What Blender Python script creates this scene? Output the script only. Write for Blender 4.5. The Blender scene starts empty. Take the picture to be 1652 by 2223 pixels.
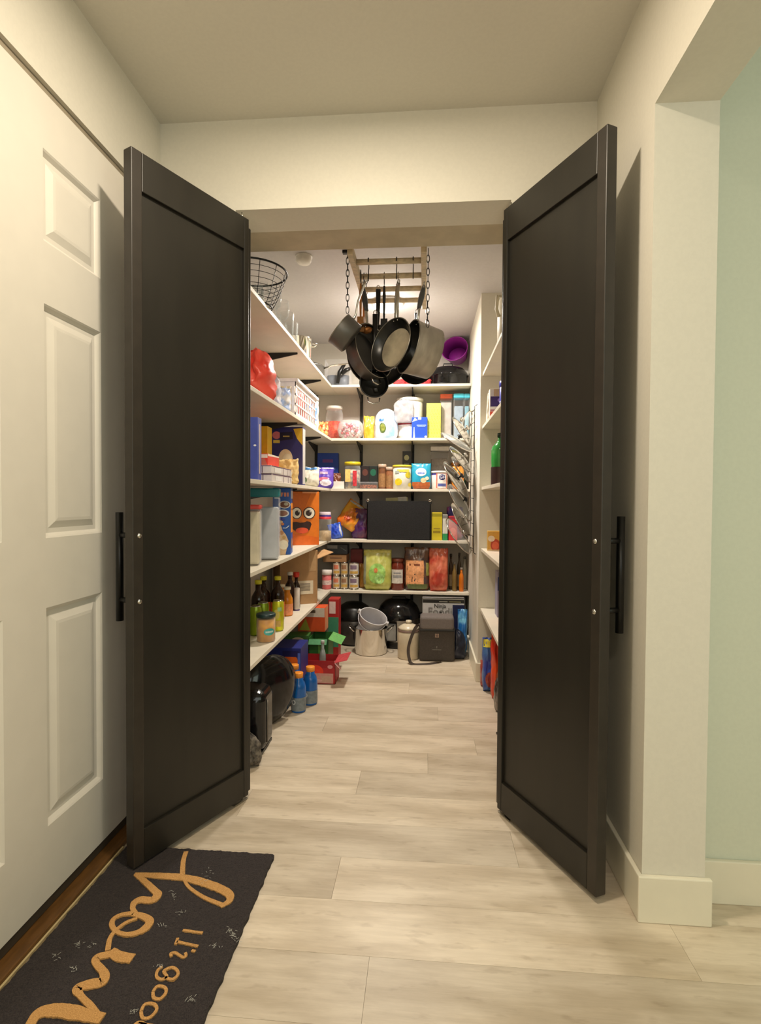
import bpy, bmesh, math, random
from mathutils import Vector, Matrix, noise
random.seed(7)
S = bpy.context.scene
COL = S.collection
# ---------------------------------------------------------------- camera
F_PX, YAW, PITCH, ROLL, CAM_H = 1177.49, 0.0817, 0.0223, 0.0063, 1.0612
def cam_basis():
    r = Vector((math.cos(YAW), math.sin(YAW), 0)); f = Vector((-math.sin(YAW), math.cos(YAW), 0)); u = Vector((0, 0, 1))
    f2 = f*math.cos(PITCH) - u*math.sin(PITCH); u2 = u*math.cos(PITCH) + f*math.sin(PITCH)
    return r*math.cos(ROLL) + u2*math.sin(ROLL), u2*math.cos(ROLL) - r*math.sin(ROLL), f2
CR, CU, CF = cam_basis()
cam_d = bpy.data.cameras.new('camera'); cam = bpy.data.objects.new('camera', cam_d); COL.objects.link(cam)
m = Matrix.Identity(4)
for i, v in enumerate((CR, CU, -CF)):
    for j in range(3): m[j][i] = v[j]
m[2][3] = CAM_H
cam.matrix_world = m
cam_d.sensor_fit = 'VERTICAL'; cam_d.sensor_height = 24; cam_d.lens = F_PX/2223*24; cam_d.clip_start = .02
S.camera = cam
# ---------------------------------------------------------------- light and exposure
w = bpy.data.worlds.new('world'); S.world = w; w.use_nodes = True
w.node_tree.nodes['Background'].inputs[0].default_value = (.75, .78, .8, 1)
w.node_tree.nodes['Background'].inputs[1].default_value = .05
S.view_settings.view_transform = 'Standard'; S.view_settings.look = 'None'
S.view_settings.exposure = 0.13; S.view_settings.gamma = 1; S.view_settings.use_curve_mapping = False
def area(name, loc, target, size, power, col, shape='DISK', size_y=None, spread=180):
    d = bpy.data.lights.new(name, 'AREA'); d.shape = shape; d.size = size
    if size_y: d.size_y = size_y
    d.energy = power; d.color = col; d.spread = math.radians(spread)
    o = bpy.data.objects.new(name, d); COL.objects.link(o); o.location = loc
    o.rotation_euler = (Vector(target)-Vector(loc)).to_track_quat('-Z', 'Y').to_euler(); return o
WARM = (1, .865, .68)
area('hall_ceiling_lamp', (-.22, 1.13, 2.355), (-.22, 1.13, 0), .11, 15.5, WARM)
def point(name, loc, r, power, col):
    d = bpy.data.lights.new(name, 'POINT'); d.shadow_soft_size = r; d.energy = power; d.color = col
    o = bpy.data.objects.new(name, d); COL.objects.link(o); o.location = loc; return o
area('pantry_ceiling_lamp', (-.234, 3.3, 2.19), (-.234, 3.3, 0), .16, 25, (1, .92, .82))
point('pantry_ceiling_lamp_glow', (-.234, 3.3, 2.12), .055, 3.5, (1, .92, .82))
area('daylight_fill_behind', (.5, -1.15, 1.45), (.2, 2, 1.2), 1.3, 9, (.90, .98, 1), 'RECTANGLE', 1.3)  # added soft fill lifting ceiling and shadows, cool like the light on the wall end
area('daylight_next_room', (2.2, -.6, 1.5), (.9, 1.4, 1.2), 1.2, 11, (.86, 1, .86), 'RECTANGLE', 1.4)
area('hall_rear_fill', (.0, -.9, 2.355), (.0, -.9, 0), .12, 12, WARM)  # unseen fill added behind the viewer to brighten ceiling and shadows

# ---------------------------------------------------------------- pixel -> real place on a known surface
def ray(px, py): return CF*F_PX + CR*(px-826) - CU*(py-1111.5)
def at_axis(ax, v, px, py):
    d = ray(px, py); o = Vector((0, 0, CAM_H)); return o + d*((v-o[ax])/d[ax])
def at_y(y, px, py=1090): return at_axis(1, y, px, py)
def at_z(z, px, py): return at_axis(2, z, px, py)

def between(A, B_, d):      # centre, width and turn of a box whose front runs from A to B_
    dx, dy = B_.x-A.x, B_.y-A.y; w = math.hypot(dx, dy); rz = math.atan2(dy, dx)
    return (A.x+B_.x)/2 - math.sin(rz)*d/2, (A.y+B_.y)/2 + math.cos(rz)*d/2, w, rz
# ---------------------------------------------------------------- materials (all procedural)
def lin(c):
    c = c/255.; return c/12.92 if c <= .04045 else ((c+.055)/1.055)**2.4
def C3(t): return (lin(t[0]), lin(t[1]), lin(t[2]), 1)
_m = {}
def M(rgb, rough=.5, metal=0., var=.06, scale=30., bump=0., kind='', c2=None, spec=.5, stretch=(1, 1, 1), thr=(.4, .6)):
    key = (tuple(rgb), rough, metal, var, scale, bump, kind, c2, spec, stretch, thr)
    if key in _m: return _m[key]
    mt = bpy.data.materials.new('mat_%d' % len(_m)); mt.use_nodes = True
    nt = mt.node_tree; N = nt.nodes; L = nt.links; b = N['Principled BSDF']
    b.inputs['Roughness'].default_value = rough; b.inputs['Metallic'].default_value = metal
    b.inputs['Specular IOR Level'].default_value = spec
    tc = N.new('ShaderNodeTexCoord'); mp = N.new('ShaderNodeMapping'); L.new(tc.outputs['Object'], mp.inputs[0])
    mp.inputs['Scale'].default_value = stretch
    nz = N.new('ShaderNodeTexNoise'); nz.inputs['Scale'].default_value = scale; nz.inputs['Detail'].default_value = 4
    L.new(mp.outputs[0], nz.inputs['Vector'])
    rp = N.new('ShaderNodeValToRGB'); L.new(nz.outputs['Fac'], rp.inputs[0])
    a = C3(rgb)
    if c2: z = C3(c2)
    else: z = tuple(min(1, k*(1+var)) for k in a[:3])+(1,); a = tuple(k*(1-var) for k in a[:3])+(1,)
    rp.color_ramp.elements[0].position = thr[0]; rp.color_ramp.elements[1].position = thr[1]
    rp.color_ramp.elements[0].color = a; rp.color_ramp.elements[1].color = z
    L.new(rp.outputs[0], b.inputs['Base Color'])
    if bump:
        bp = N.new('ShaderNodeBump'); bp.inputs['Strength'].default_value = bump; bp.inputs['Distance'].default_value = .002
        L.new(nz.outputs['Fac'], bp.inputs['Height']); L.new(bp.outputs[0], b.inputs['Normal'])
    if kind == 'clear':      # clear plastic or glass: thin see-through shell
        tr = N.new('ShaderNodeBsdfTransparent'); mx = N.new('ShaderNodeMixShader'); lw = N.new('ShaderNodeLayerWeight')
        lw.inputs[0].default_value = .35; mr = N.new('ShaderNodeMapRange'); L.new(lw.outputs['Facing'], mr.inputs[0])
        mr.inputs[3].default_value = .05; mr.inputs[4].default_value = .55
        L.new(mr.outputs[0], mx.inputs[0]); L.new(tr.outputs[0], mx.inputs[1]); L.new(b.outputs[0], mx.inputs[2])
        L.new(mx.outputs[0], N['Material Output'].inputs[0])
    if kind == 'tint':       # coloured see-through plastic
        tr = N.new('ShaderNodeBsdfTransparent'); tr.inputs[0].default_value = C3(rgb); mx = N.new('ShaderNodeMixShader')
        mx.inputs[0].default_value = .45; L.new(tr.outputs[0], mx.inputs[1]); L.new(b.outputs[0], mx.inputs[2])
        L.new(mx.outputs[0], N['Material Output'].inputs[0])
    _m[key] = mt; return mt
def emis(rgb, s):
    mt = bpy.data.materials.new('lamp_glow'); mt.use_nodes = True; b = mt.node_tree.nodes['Principled BSDF']
    b.inputs['Emission Color'].default_value = C3(rgb); b.inputs['Emission Strength'].default_value = s
    b.inputs['Base Color'].default_value = C3(rgb); return mt
def wall_mat(rgb, bump=.12, rough=.7): return M(rgb, rough, 0, .012, 90, bump)
PAINT = wall_mat((222, 217, 203)); CEIL = wall_mat((220, 215, 202)); PAINT2 = wall_mat((212, 216, 198))
PANTRY_PAINT = wall_mat((205, 200, 190)); TRIMW = M((232, 226, 206), .4, 0, .01, 20)
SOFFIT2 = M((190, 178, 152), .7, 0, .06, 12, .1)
DOORW = M((226, 220, 208), .38, 0, .01, 15, .02)
BLACKW = M((33, 30, 24), .42, 0, .12, 14, .06, stretch=(1, 1, .2))
BLACKE = M((46, 40, 33), .45, 0, .1, 20, .05)
BLKMET = M((18, 18, 17), .38, .3, .1, 40); STEEL = M((200, 198, 192), .22, 1., .05, 8)
STEELB = M((172, 168, 160), .34, 1., .06, 10, stretch=(1, 1, 8)); CHROME = M((225, 222, 215), .1, 1., .02, 8)
SHELF = M((222, 214, 196), .42, 0, .03, 10, .02); BLK = M((16, 16, 16), .35); BLKM = M((24, 23, 22), .6)
CLEAR = M((235, 238, 240), .08, 0, .02, 10, kind='clear'); CLEARW = M((232, 232, 235), .2, 0, .05, 10, kind='clear')
HAZE = M((225, 225, 222), .3, 0, .04, 8, kind='tint'); WHT = M((236, 232, 224), .4); CARD = M((168, 130, 88), .75, 0, .05, 40)
GLASSY = M((190, 200, 200), .05, 0, .02, 10, kind='clear')

# ---------------------------------------------------------------- mesh helpers
def smooth(bm, v=True):
    for f in bm.faces: f.smooth = v
def link(name, bm, mat, parent=None, loc=None, auto=True):
    me = bpy.data.meshes.new(name); bm.normal_update(); bm.to_mesh(me); bm.free()
    for x in (mat if isinstance(mat, (list, tuple)) else [mat]): me.materials.append(x)
    o = bpy.data.objects.new(name, me); COL.objects.link(o)
    if parent: o.parent = parent
    if loc is not None: o.location = loc
    return o
def B(): return bmesh.new()
def box(bm, x0, x1, y0, y1, z0, z1, bev=0., mat=None, mi=0):
    vs = [bm.verts.new((x, y, z)) for x in (x0, x1) for y in (y0, y1) for z in (z0, z1)]
    fs = [bm.faces.new([vs[i] for i in q]) for q in ((0, 1, 3, 2), (4, 6, 7, 5), (0, 4, 5, 1), (2, 3, 7, 6), (0, 2, 6, 4), (1, 5, 7, 3))]
    for f in fs: f.material_index = mi
    if bev > 0:
        es = list({e for f in fs for e in f.edges})
        r = bmesh.ops.bevel(bm, geom=es, offset=bev, segments=6 if bev > .015 else 2, affect='EDGES', profile=.5)
        for f in r['faces']: f.material_index = mi
        vs = list({v for v in vs if v.is_valid} | {v for f in r['faces'] for v in f.verts})
    if mat is not None: bmesh.ops.transform(bm, matrix=mat, verts=[v for v in vs if v.is_valid])
    return bm
def bx(*a, **k): return box(B(), *a, **k)
def lathe(bm, prof, seg=24, mat=None, mi=0, sx=1, sy=1, cap=True):
    rings = []; new = []
    for r, z in prof:
        if r < 1e-5: v = bm.verts.new((0, 0, z)); rings.append([v]); new.append(v)
        else:
            rg = [bm.verts.new((r*sx*math.cos(2*math.pi*i/seg), r*sy*math.sin(2*math.pi*i/seg), z)) for i in range(seg)]
            rings.append(rg); new += rg
    fs = []
    for a, b in zip(rings, rings[1:]):
        for i in range(seg):
            j = (i+1) % seg
            if len(a) == 1 and len(b) == 1: continue
            if len(a) == 1: fs.append(bm.faces.new((a[0], b[j], b[i])))
            elif len(b) == 1: fs.append(bm.faces.new((a[i], a[j], b[0])))
            else: fs.append(bm.faces.new((a[i], a[j], b[j], b[i])))
    if cap:
        if len(rings[0]) > 1: fs.append(bm.faces.new(list(reversed(rings[0]))))
        if len(rings[-1]) > 1: fs.append(bm.faces.new(rings[-1]))
    for f in fs: f.smooth = len(f.verts) <= 4; f.material_index = mi
    if mat is not None: bmesh.ops.transform(bm, matrix=mat, verts=new)
    return bm
def lt(prof, seg=24, **k): return lathe(B(), prof, seg, **k)
def tube(bm, pts, r, seg=8, closed=False, mi=0):
    pts = [Vector(p) for p in pts]; n = len(pts); rings = []
    prev = None
    for i, p in enumerate(pts):
        a = pts[(i-1) % n] if (closed or i > 0) else p; b = pts[(i+1) % n] if (closed or i < n-1) else p
        t = (b-a).normalized()
        if prev is None:
            q = Vector((0, 0, 1)) if abs(t.z) < .9 else Vector((1, 0, 0)); n1 = t.cross(q).normalized()
        else: n1 = (prev - t*prev.dot(t)).normalized()
        prev = n1; n2 = t.cross(n1); rr = r[i] if isinstance(r, (list, tuple)) else r
        rings.append([bm.verts.new(p + (n1*math.cos(2*math.pi*k/seg)+n2*math.sin(2*math.pi*k/seg))*rr) for k in range(seg)])
    rg = rings + ([rings[0]] if closed else [])
    for a, b in zip(rg, rg[1:]):
        for k in range(seg):
            f = bm.faces.new((a[k], a[(k+1) % seg], b[(k+1) % seg], b[k])); f.smooth = True; f.material_index = mi
    if not closed:
        bm.faces.new(list(reversed(rings[0]))).material_index = mi; bm.faces.new(rings[-1]).material_index = mi
    return bm
def tb(pts, r, seg=8, closed=False): return tube(B(), pts, r, seg, closed)
def circ(cx, cy, cz, r, n=24, ax='z', a0=0, a1=2*math.pi):
    o = []
    full = abs(a1-a0-2*math.pi) < 1e-4
    for i in range(n if full else n+1):
        a = a0+(a1-a0)*i/n; c, s = r*math.cos(a), r*math.sin(a)
        o.append((cx+c, cy+s, cz) if ax == 'z' else (cx+c, cy, cz+s) if ax == 'y' else (cx, cy+c, cz+s))
    return o
def prism(bm, pts, y0, y1, mi=0, mat=None):   # outline in (x,z), extruded along y
    a = [bm.verts.new((x, y0, z)) for x, z in pts]; b = [bm.verts.new((x, y1, z)) for x, z in pts]; n = len(pts)
    fs = [bm.faces.new(a), bm.faces.new(list(reversed(b)))]
    for i in range(n): fs.append(bm.faces.new((a[i], b[i], b[(i+1) % n], a[(i+1) % n])))
    for f in fs: f.material_index = mi
    if mat is not None: bmesh.ops.transform(bm, matrix=mat, verts=a+b)
    return bm
def text_into(bm, s, size, mi, mat, bold=0.):
    cu = bpy.data.curves.new('t', 'FONT'); cu.body = s; cu.size = size; cu.align_x = 'CENTER'; cu.align_y = 'CENTER'
    cu.extrude = .0003; cu.offset = bold; cu.resolution_u = 3
    o = bpy.data.objects.new('t', cu); me = bpy.data.meshes.new_from_object(o)
    b2 = bmesh.new(); b2.from_mesh(me); bmesh.ops.transform(b2, matrix=mat, verts=b2.verts)
    vm = [bm.verts.new(v.co) for v in b2.verts]
    for f in b2.faces:
        try: nf = bm.faces.new([vm[v.index] for v in f.verts]); nf.material_index = mi
        except ValueError: pass
    b2.free(); bpy.data.objects.remove(o); bpy.data.meshes.remove(me); bpy.data.curves.remove(cu)
def thing(name, label, cat, loc=(0, 0, 0), rz=0, group=None, mw=None):
    o = bpy.data.objects.new(name, None); o.empty_display_size = .02; COL.objects.link(o)
    if mw is not None: o.matrix_world = mw
    else: o.location = loc; o.rotation_euler = (0, 0, rz)
    o['label'] = label; o['category'] = cat
    if group: o['group'] = group
    return o
def tag(o, label, cat, group=None):
    o['label'] = label; o['category'] = cat
    if group: o['group'] = group
    return o
def struct(name, bm, mt, label=None, parent=None):
    o = link(name, bm, mt, parent)
    if not parent: o['kind'] = 'structure'
    if label: o['label'] = label
    return o
# a thin printed layer on one face of a carton. items: ('r'|'e'|'t'|'p', face, u, v, w, h, rgb[, text or points]); u,v in 0..1
def prints(parent, w, d, h, items, name='printed_design'):
    bm = B(); mats = []; lay = {}
    for it in items:
        k, face, u, v, ww, hh, rgb = it[:7]
        if rgb not in mats: mats.append(rgb)
        mi = mats.index(rgb); lay[face] = lay.get(face, 0)+1; e = .0004*lay[face]
        if face == 'f': W, H = w, h; T = Matrix.Translation((-w/2, -d/2-e, 0))
        elif face == 's': W, H = d, h; T = Matrix.Translation((w/2+e, -d/2, 0)) @ Matrix.Rotation(math.pi/2, 4, 'Z')
        elif face == 'l': W, H = d, h; T = Matrix.Translation((-w/2-e, d/2, 0)) @ Matrix.Rotation(-math.pi/2, 4, 'Z')
        elif face == 'u': W, H = w, d; T = Matrix.Translation((-w/2, -d/2, h+e)) @ Matrix.Rotation(-math.pi/2, 4, 'X')
        cx, cz, a, b = u*W, v*H, ww*W/2, hh*H/2
        if k == 'r': pts = [(cx-a, cz-b), (cx+a, cz-b), (cx+a, cz+b), (cx-a, cz+b)]
        elif k == 'e': pts = [(cx+a*math.cos(t*math.pi/12), cz+b*math.sin(t*math.pi/12)) for t in range(24)]
        elif k == 'p': pts = [(cx+a*px, cz+b*pz) for px, pz in it[7]]
        if k in 'tT':
            size = hh*H
            Mx = T @ Matrix.Translation((cx, 0, cz)) @ Matrix.Rotation(math.pi/2, 4, 'X') @ Matrix.Rotation(math.pi if k == 'T' else 0, 4, 'Z')
            text_into(bm, it[7], size, mi, Mx, .0004)
        else: prism(bm, pts, -.0002, .0002, mi, T)
    return link(name, bm, [M(r, .45, 0, .04, 60) for r in mats], parent)
def carton(name, label, cat, x, y, z, w, d, h, rgb, items=(), rz=0, group=None, rough=.45, c2=None, bev=.002, tilt=None, flaps=None):
    t = thing(name, label, cat, (x, y, z), rz, group)
    if tilt: t.rotation_euler = tilt
    link('body', bx(-w/2, w/2, -d/2, d/2, 0, h, bev=bev), M(rgb, rough, 0, .05, 25, .02, c2=c2), t)
    if items: prints(t, w, d, h, items)
    return t
def fitx(px0, px1, pytop, y, z):   # how wide and tall a thing standing at depth y on height z is
    a = at_y(y, px0, pytop); b = at_y(y, px1, pytop); return (a.x+b.x)/2, abs(b.x-a.x), a.z-z
# soft bag: pillow with seals and crinkles. local front is -Y, base z=0
def bag(name, label, cat, x, y, z, w, d, h, rgb, c2=None, rz=0, seed=1, crk=.006, sealed=True, rough=.3, patches=(), scale=18, group=None,
        tilt=None, kind='', taper=.0, neck=None, thr=(.4, .6), base_round=.25, bodyname='film', dome=0):
    t = thing(name, label, cat, (x, y, z), rz, group)
    if tilt: t.rotation_euler = tilt
    def half(u, v):      # u -1..1, v 0..1 -> bulge 0..1
        bu = max(0, 1-abs(u)**3.0)**.7
        bv = (min(1, v/base_round))**.5 if not sealed else (min(1, v/base_round))**.45
        top = max(0, 1-max(0, (v-.35)/.65)**1.6)
        return bu*bv*top
    def wid(v):
        k = 1-taper*v
        if neck is not None:
            k = 1 if v < neck else max(.18, 1-(v-neck)*3.2) if v < .88 else .3+(v-.88)*2.5
        lo = min(1, .82+v*1.4)
        if dome and v > 1-dome: k *= math.sqrt(max(.04, 1-((v-1+dome)/dome)**2*.97))
        return k*lo
    def pt(u, v, s, off=0):
        nv = Vector((u*3+seed, v*4, s*2+seed))
        cn = noise.noise(nv*1.3)*crk*1.5 + noise.noise(nv*3.5)*crk*.6
        X = u*w/2*wid(v) + noise.noise(Vector((v*5, seed, s)))*crk*.7
        Yv = s*(half(u, v)*d/2 + .0012)*(wid(v) if neck is not None else 1) + cn*(1-abs(u)**6)*(.3+.7*min(1, v*4))
        return Vector((X, Yv+s*off, v*h + (noise.noise(Vector((u*4, seed*1.3, 0)))*crk*.8 if v > .95 else 0)))
    nu, nvv = 16, 18
    bm = B(); g = {}
    for s in (-1, 1):
        for i in range(nu+1):
            for j in range(nvv+1):
                if s == 1 and (i in (0, nu)): g[s, i, j] = g[-1, i, j]; continue
                g[s, i, j] = bm.verts.new(pt(i/nu*2-1, j/nvv, s))
    for s in (-1, 1):
        for i in range(nu):
            for j in range(nvv):
                q = (g[s, i, j], g[s, i+1, j], g[s, i+1, j+1], g[s, i, j+1])
                if s == 1: q = tuple(reversed(q))
                if len(set(q)) == 4: bm.faces.new(q).smooth = True
    for j, rev in ((0, False), (nvv, True)):
        for i in range(nu):
            q = [g[-1, i, j], g[1, i, j], g[1, i+1, j], g[-1, i+1, j]]
            q = list(dict.fromkeys(q))
            if rev: q.reverse()
            if len(q) > 2:
                try: bm.faces.new(q)
                except ValueError: pass
    mz = min(v.co.z for v in bm.verts)
    for v in bm.verts: v.co.z -= mz
    link(bodyname, bm, M(rgb, rough, 0, .06, scale, .15, c2=c2, kind=kind, thr=thr), t)
    if patches:
        bm = B(); mats = []; L = 0
        for k, u0, v0, uw, vh, rc in patches:
            L += 1
            if rc not in mats: mats.append(rc)
            n = 10; gg = {}
            for i in range(n+1):
                for j in range(n+1):
                    a, b = i/n*2-1, j/n*2-1
                    if k == 'e':
                        r = max(abs(a), abs(b)); l = math.hypot(a, b) or 1; a, b = a/l*r, b/l*r
                    uu = min(.97, max(-.97, (u0*2-1)+a*uw)); vv = min(.99, max(.01, v0+b*vh/2))
                    gg[i, j] = bm.verts.new(pt(uu, vv, -1, .0008+L*.0006)-Vector((0, 0, mz)))
            for i in range(n):
                for j in range(n):
                    f = bm.faces.new((gg[i, j], gg[i+1, j], gg[i+1, j+1], gg[i, j+1])); f.material_index = mats.index(rc); f.smooth = True
        link('printed_label', bm, [M(r, .4, 0, .12, 60) for r in mats], t)
    return t
def jar(name, label, cat, x, y, z, r, h, body, lid=None, lidh=.02, content=None, fill=.8, band=None, group=None, neck=.85, seg=24, lidr=None, contscale=60, content2=None, handle=False, sh=.12):
    t = thing(name, label, cat, (x, y, z), 0, group)
    hb = h-(lidh if lid else 0)
    prof = [(0, 0), (r*.9, 0), (r, .006), (r, hb*(1-sh*1.3)), (r*.97, hb*(1-sh)), (r*neck, hb*(1-sh*.35)), (r*neck, hb-.001)]
    link('body', lt(prof, seg), body, t)
    if content:
        c = r*.94; link('contents', lt([(0, .003), (c, .003), (c, hb*fill*.97), (c*.6, hb*fill), (0, hb*fill)], seg), M(content, .5, 0, .1, contscale, .3, c2=content2), t)
    if lid:
        lr = lidr or r*neck+.004
        bm = lt([(0, hb-.004), (lr, hb-.004), (lr*1.02, hb+lidh*.4), (lr, h-.002), (lr*.93, h), (0, h)], seg)
        link('lid', bm, M(lid, .35), t)
    for bnd in (band or []):
        z0, z1, col = bnd[:3]; rr = r+.0006+(bnd[3] if len(bnd) > 3 else 0)
        link('label_band', lt([(rr, hb*z0), (rr, hb*z1)], seg, cap=False), M(col, .45, 0, .15, 70), t)
    return t
def bottle(name, label, cat, x, y, z, r, h, body, cap, neckr=.35, shoulder=.62, neck0=.85, fillmat=None, fill=.6, band=None, group=None, caph=.07, waist=0, capr=None, seg=20):
    t = thing(name, label, cat, (x, y, z), 0, group); ch = h*caph; hb = h-ch
    prof = [(0, .003), (r*.6, 0), (r*.92, 0), (r, .008)]
    if waist: prof += [(r, hb*.22), (r*(1-waist), hb*.33), (r, hb*.46)]
    prof += [(r, hb*shoulder), (r*.93, hb*(shoulder+(neck0-shoulder)*.35)), (r*(neckr+.2), hb*(shoulder+(neck0-shoulder)*.75)), (r*neckr, hb*neck0), (r*neckr, hb)]
    link('body', lt(prof, seg), body, t)
    if fillmat:
        c = r*.93; link('liquid', lt([(0, .004), (c, .006), (c, min(hb*fill, hb*shoulder)), (0, min(hb*fill, hb*shoulder)+.001)], seg), fillmat, t)
    cr = capr or r*neckr*1.25
    link('cap', lt([(cr, hb-.003), (cr, h-.002), (cr*.9, h), (0, h)], seg), cap if not isinstance(cap, tuple) else M(cap, .35), t)
    for z0, z1, col in (band or []):
        link('label_band', lt([(r+.0007, hb*z0), (r+.0007, hb*z1)], seg, cap=False), M(col, .45, 0, .12, 60), t)
    return t
def axes(hx, nz, loc):
    X = Vector(hx).normalized(); Z = Vector(nz); Z = (Z-X*Z.dot(X)).normalized(); Y = Z.cross(X)
    mm = Matrix.Identity(4)
    for i, v in enumerate((X, Y, Z)):
        for j in range(3): mm[j][i] = v[j]
    for j in range(3): mm[j][3] = loc[j]
    return mm

# ================================================================ THE SETTING
WL, WR, ZC, ZP = -.94, .556, 2.38, 2.26     # hall left wall, hall right wall, hall ceiling, pantry ceiling
YF, YB = 1.87, 4.15
XL, XR = -.975, .64
# floor of separate vinyl planks
fm = bpy.data.materials.new('vinyl_plank'); fm.use_nodes = True
nt = fm.node_tree; N = nt.nodes; L = nt.links; b = N['Principled BSDF']; b.inputs['Roughness'].default_value = .42
tc = N.new('ShaderNodeTexCoord'); oi = N.new('ShaderNodeObjectInfo')
ad = N.new('ShaderNodeVectorMath'); ad.operation = 'ADD'; sc = N.new('ShaderNodeVectorMath'); sc.operation = 'SCALE'; sc.inputs['Scale'].default_value = 37
cb = N.new('ShaderNodeCombineXYZ'); L.new(oi.outputs['Random'], cb.inputs[0]); L.new(oi.outputs['Random'], cb.inputs[1]); L.new(cb.outputs[0], sc.inputs[0])
L.new(tc.outputs['Object'], ad.inputs[0]); L.new(sc.outputs[0], ad.inputs[1])
def nz_(scale, st, det, pos, cols, rough=.55):
    mp = N.new('ShaderNodeMapping'); mp.inputs['Scale'].default_value = st; L.new(ad.outputs[0], mp.inputs[0])
    n = N.new('ShaderNodeTexNoise'); n.inputs['Scale'].default_value = scale; n.inputs['Detail'].default_value = det; n.inputs['Roughness'].default_value = rough
    L.new(mp.outputs[0], n.inputs['Vector']); r = N.new('ShaderNodeValToRGB'); L.new(n.outputs['Fac'], r.inputs[0])
    r.color_ramp.elements[0].position, r.color_ramp.elements[1].position = pos
    r.color_ramp.elements[0].color = cols[0]; r.color_ramp.elements[1].color = cols[1]; return n, r
n1, r1 = nz_(2.2, (1.2, 4.5, 1), 5, (.38, .60), (C3((197, 181, 157)), C3((224, 210, 188))))
n2, r2 = nz_(7, (1, 14, 1), 8, (.3, .62), ((.87, .855, .84, 1), (1, 1, 1, 1)), .7)
n3, r3 = nz_(26, (.5, 1.6, 1), 3, (.30, .40), ((.86, .84, .82, 1), (1, 1, 1, 1)), .5)
n4, r4 = nz_(3.4, (1, 3.2, 1), 3, (.6, .75), ((1, 1, 1, 1), (1.1, 1.1, 1.09, 1)), .5)
def mul(a, bb):
    mx = N.new('ShaderNodeMixRGB'); mx.blend_type = 'MULTIPLY'; mx.inputs[0].default_value = 1
    L.new(a, mx.inputs[1]); L.new(bb, mx.inputs[2]); return mx.outputs[0]
mr = N.new('ShaderNodeMapRange'); L.new(oi.outputs['Random'], mr.inputs[0]); mr.inputs[3].default_value = .86; mr.inputs[4].default_value = 1.07
c = mul(mul(mul(r1.outputs[0], r2.outputs[0]), r3.outputs[0]), r4.outputs[0])
vm = N.new('ShaderNodeVectorMath'); vm.operation = 'SCALE'; L.new(c, vm.inputs[0]); L.new(mr.outputs[0], vm.inputs['Scale'])
L.new(vm.outputs[0], b.inputs['Base Color'])
bp = N.new('ShaderNodeBump'); bp.inputs['Strength'].default_value = .12; bp.inputs['Distance'].default_value = .001; L.new(n2.outputs['Fac'], bp.inputs['Height']); L.new(bp.outputs[0], b.inputs['Normal'])
floor = struct('floor', bx(-1.2, 2.9, -1.3, 4.3, -.05, -.0065), M((110, 98, 80), .8), 'pale greige wood-look plank floor running through hall and pantry')
PW, PL = .1715, 1.22
plank_mesh = None
joints = {0: -.24, -2: -.12, 3: -.24, 4: .02, -1: .62, 1: .28, 2: -.62, -3: -.5}
k0 = -16
for k in range(-16, 17):
    y0 = 1.403 + k*PW
    if y0 > 4.15: break
    j = joints.get(k, ((k*.437) % 1)*PL)
    x = j - 3*PL
    while x < 2.8:
        x1 = x+PL; xa, xb = max(x, -1.0), min(x1, 2.8)
        if y0 > 1.5: xb = min(xb, .72)
        if xb - xa > .03:
            o = link('plank', bx(xa+.0003, xb-.0003, y0+.0003, y0+PW-.0003, -.006, 0, bev=0), fm, floor)
            # own origin so grain differs
            for v in o.data.vertices: v.co.x -= xa; v.co.y -= y0
            o.location = (xa, y0, 0)
        x = x1
# walls
def multi(boxes, bev=0):
    bm = B()
    for q in boxes: box(bm, *q, bev=bev)
    return bm
struct('wall_left', multi([(WL-.12, WL, -1.2, YF, 2.086, ZC), (WL-.12, WL, 1.668, YF, 0, 2.086), (WL-.12, WL, -1.2, .735, 0, 2.086)]), PAINT, 'cream painted hall wall around the white panelled entry door')
struct('wall_front', multi([(WL-.12, -.668, YF, 2.03, 0, ZC), (.28, WR+.15, YF, 2.03, 0, ZC), (-.668, .28, YF, 2.03, 2.07, ZC)]), PAINT, 'cream wall with the pantry opening and its header')
struct('wall_right', multi([(WR, .709, 1.406, YF, 0, ZC), (WR, .709, -1.2, 1.406, 2.04, ZC)]), PAINT, 'cream wall end and header beside the opening to the next room')
struct('wall_next_room', multi([(.709, 2.9, 1.49, 1.6, 0, ZC), (2.9, 3, -1.3, 1.6, 0, ZC)]), PAINT2, 'pale greenish white wall of the room on the right')
struct('wall_rear', multi([(-1.1, 3, -1.3, -1.2, 0, ZC)]), PAINT, 'plain hall wall behind the viewer')
struct('ceiling', multi([(-1.1, 3, -1.3, YF, ZC, ZC+.1)]), CEIL, 'plain cream hall ceiling')
struct('ceiling_pantry', multi([(XL-.1, XR+.1, 2.03, YB+.1, ZP, ZP+.12)]), M((200, 196, 196), .7, 0, .015, 60, .1), 'grey painted pantry ceiling')
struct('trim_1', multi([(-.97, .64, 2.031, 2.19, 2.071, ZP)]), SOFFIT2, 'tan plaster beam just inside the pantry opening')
struct('wall_back', multi([(XL-.1, XR+.1, YB, YB+.1, 0, ZP)]), PANTRY_PAINT, 'grey pantry back wall behind the shelves')
struct('wall_pantry_left', multi([(XL-.1, XL, 2.03, YB, 0, ZP)]), PANTRY_PAINT, 'grey pantry wall behind the left shelves')
struct('wall_pantry_right', multi([(XR, XR+.1, 2.03, YB, 0, ZP), (.316, XR, 3.2, YB, 0, ZP)]), PAINT, 'cream pantry wall with the short projecting stub')
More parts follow.
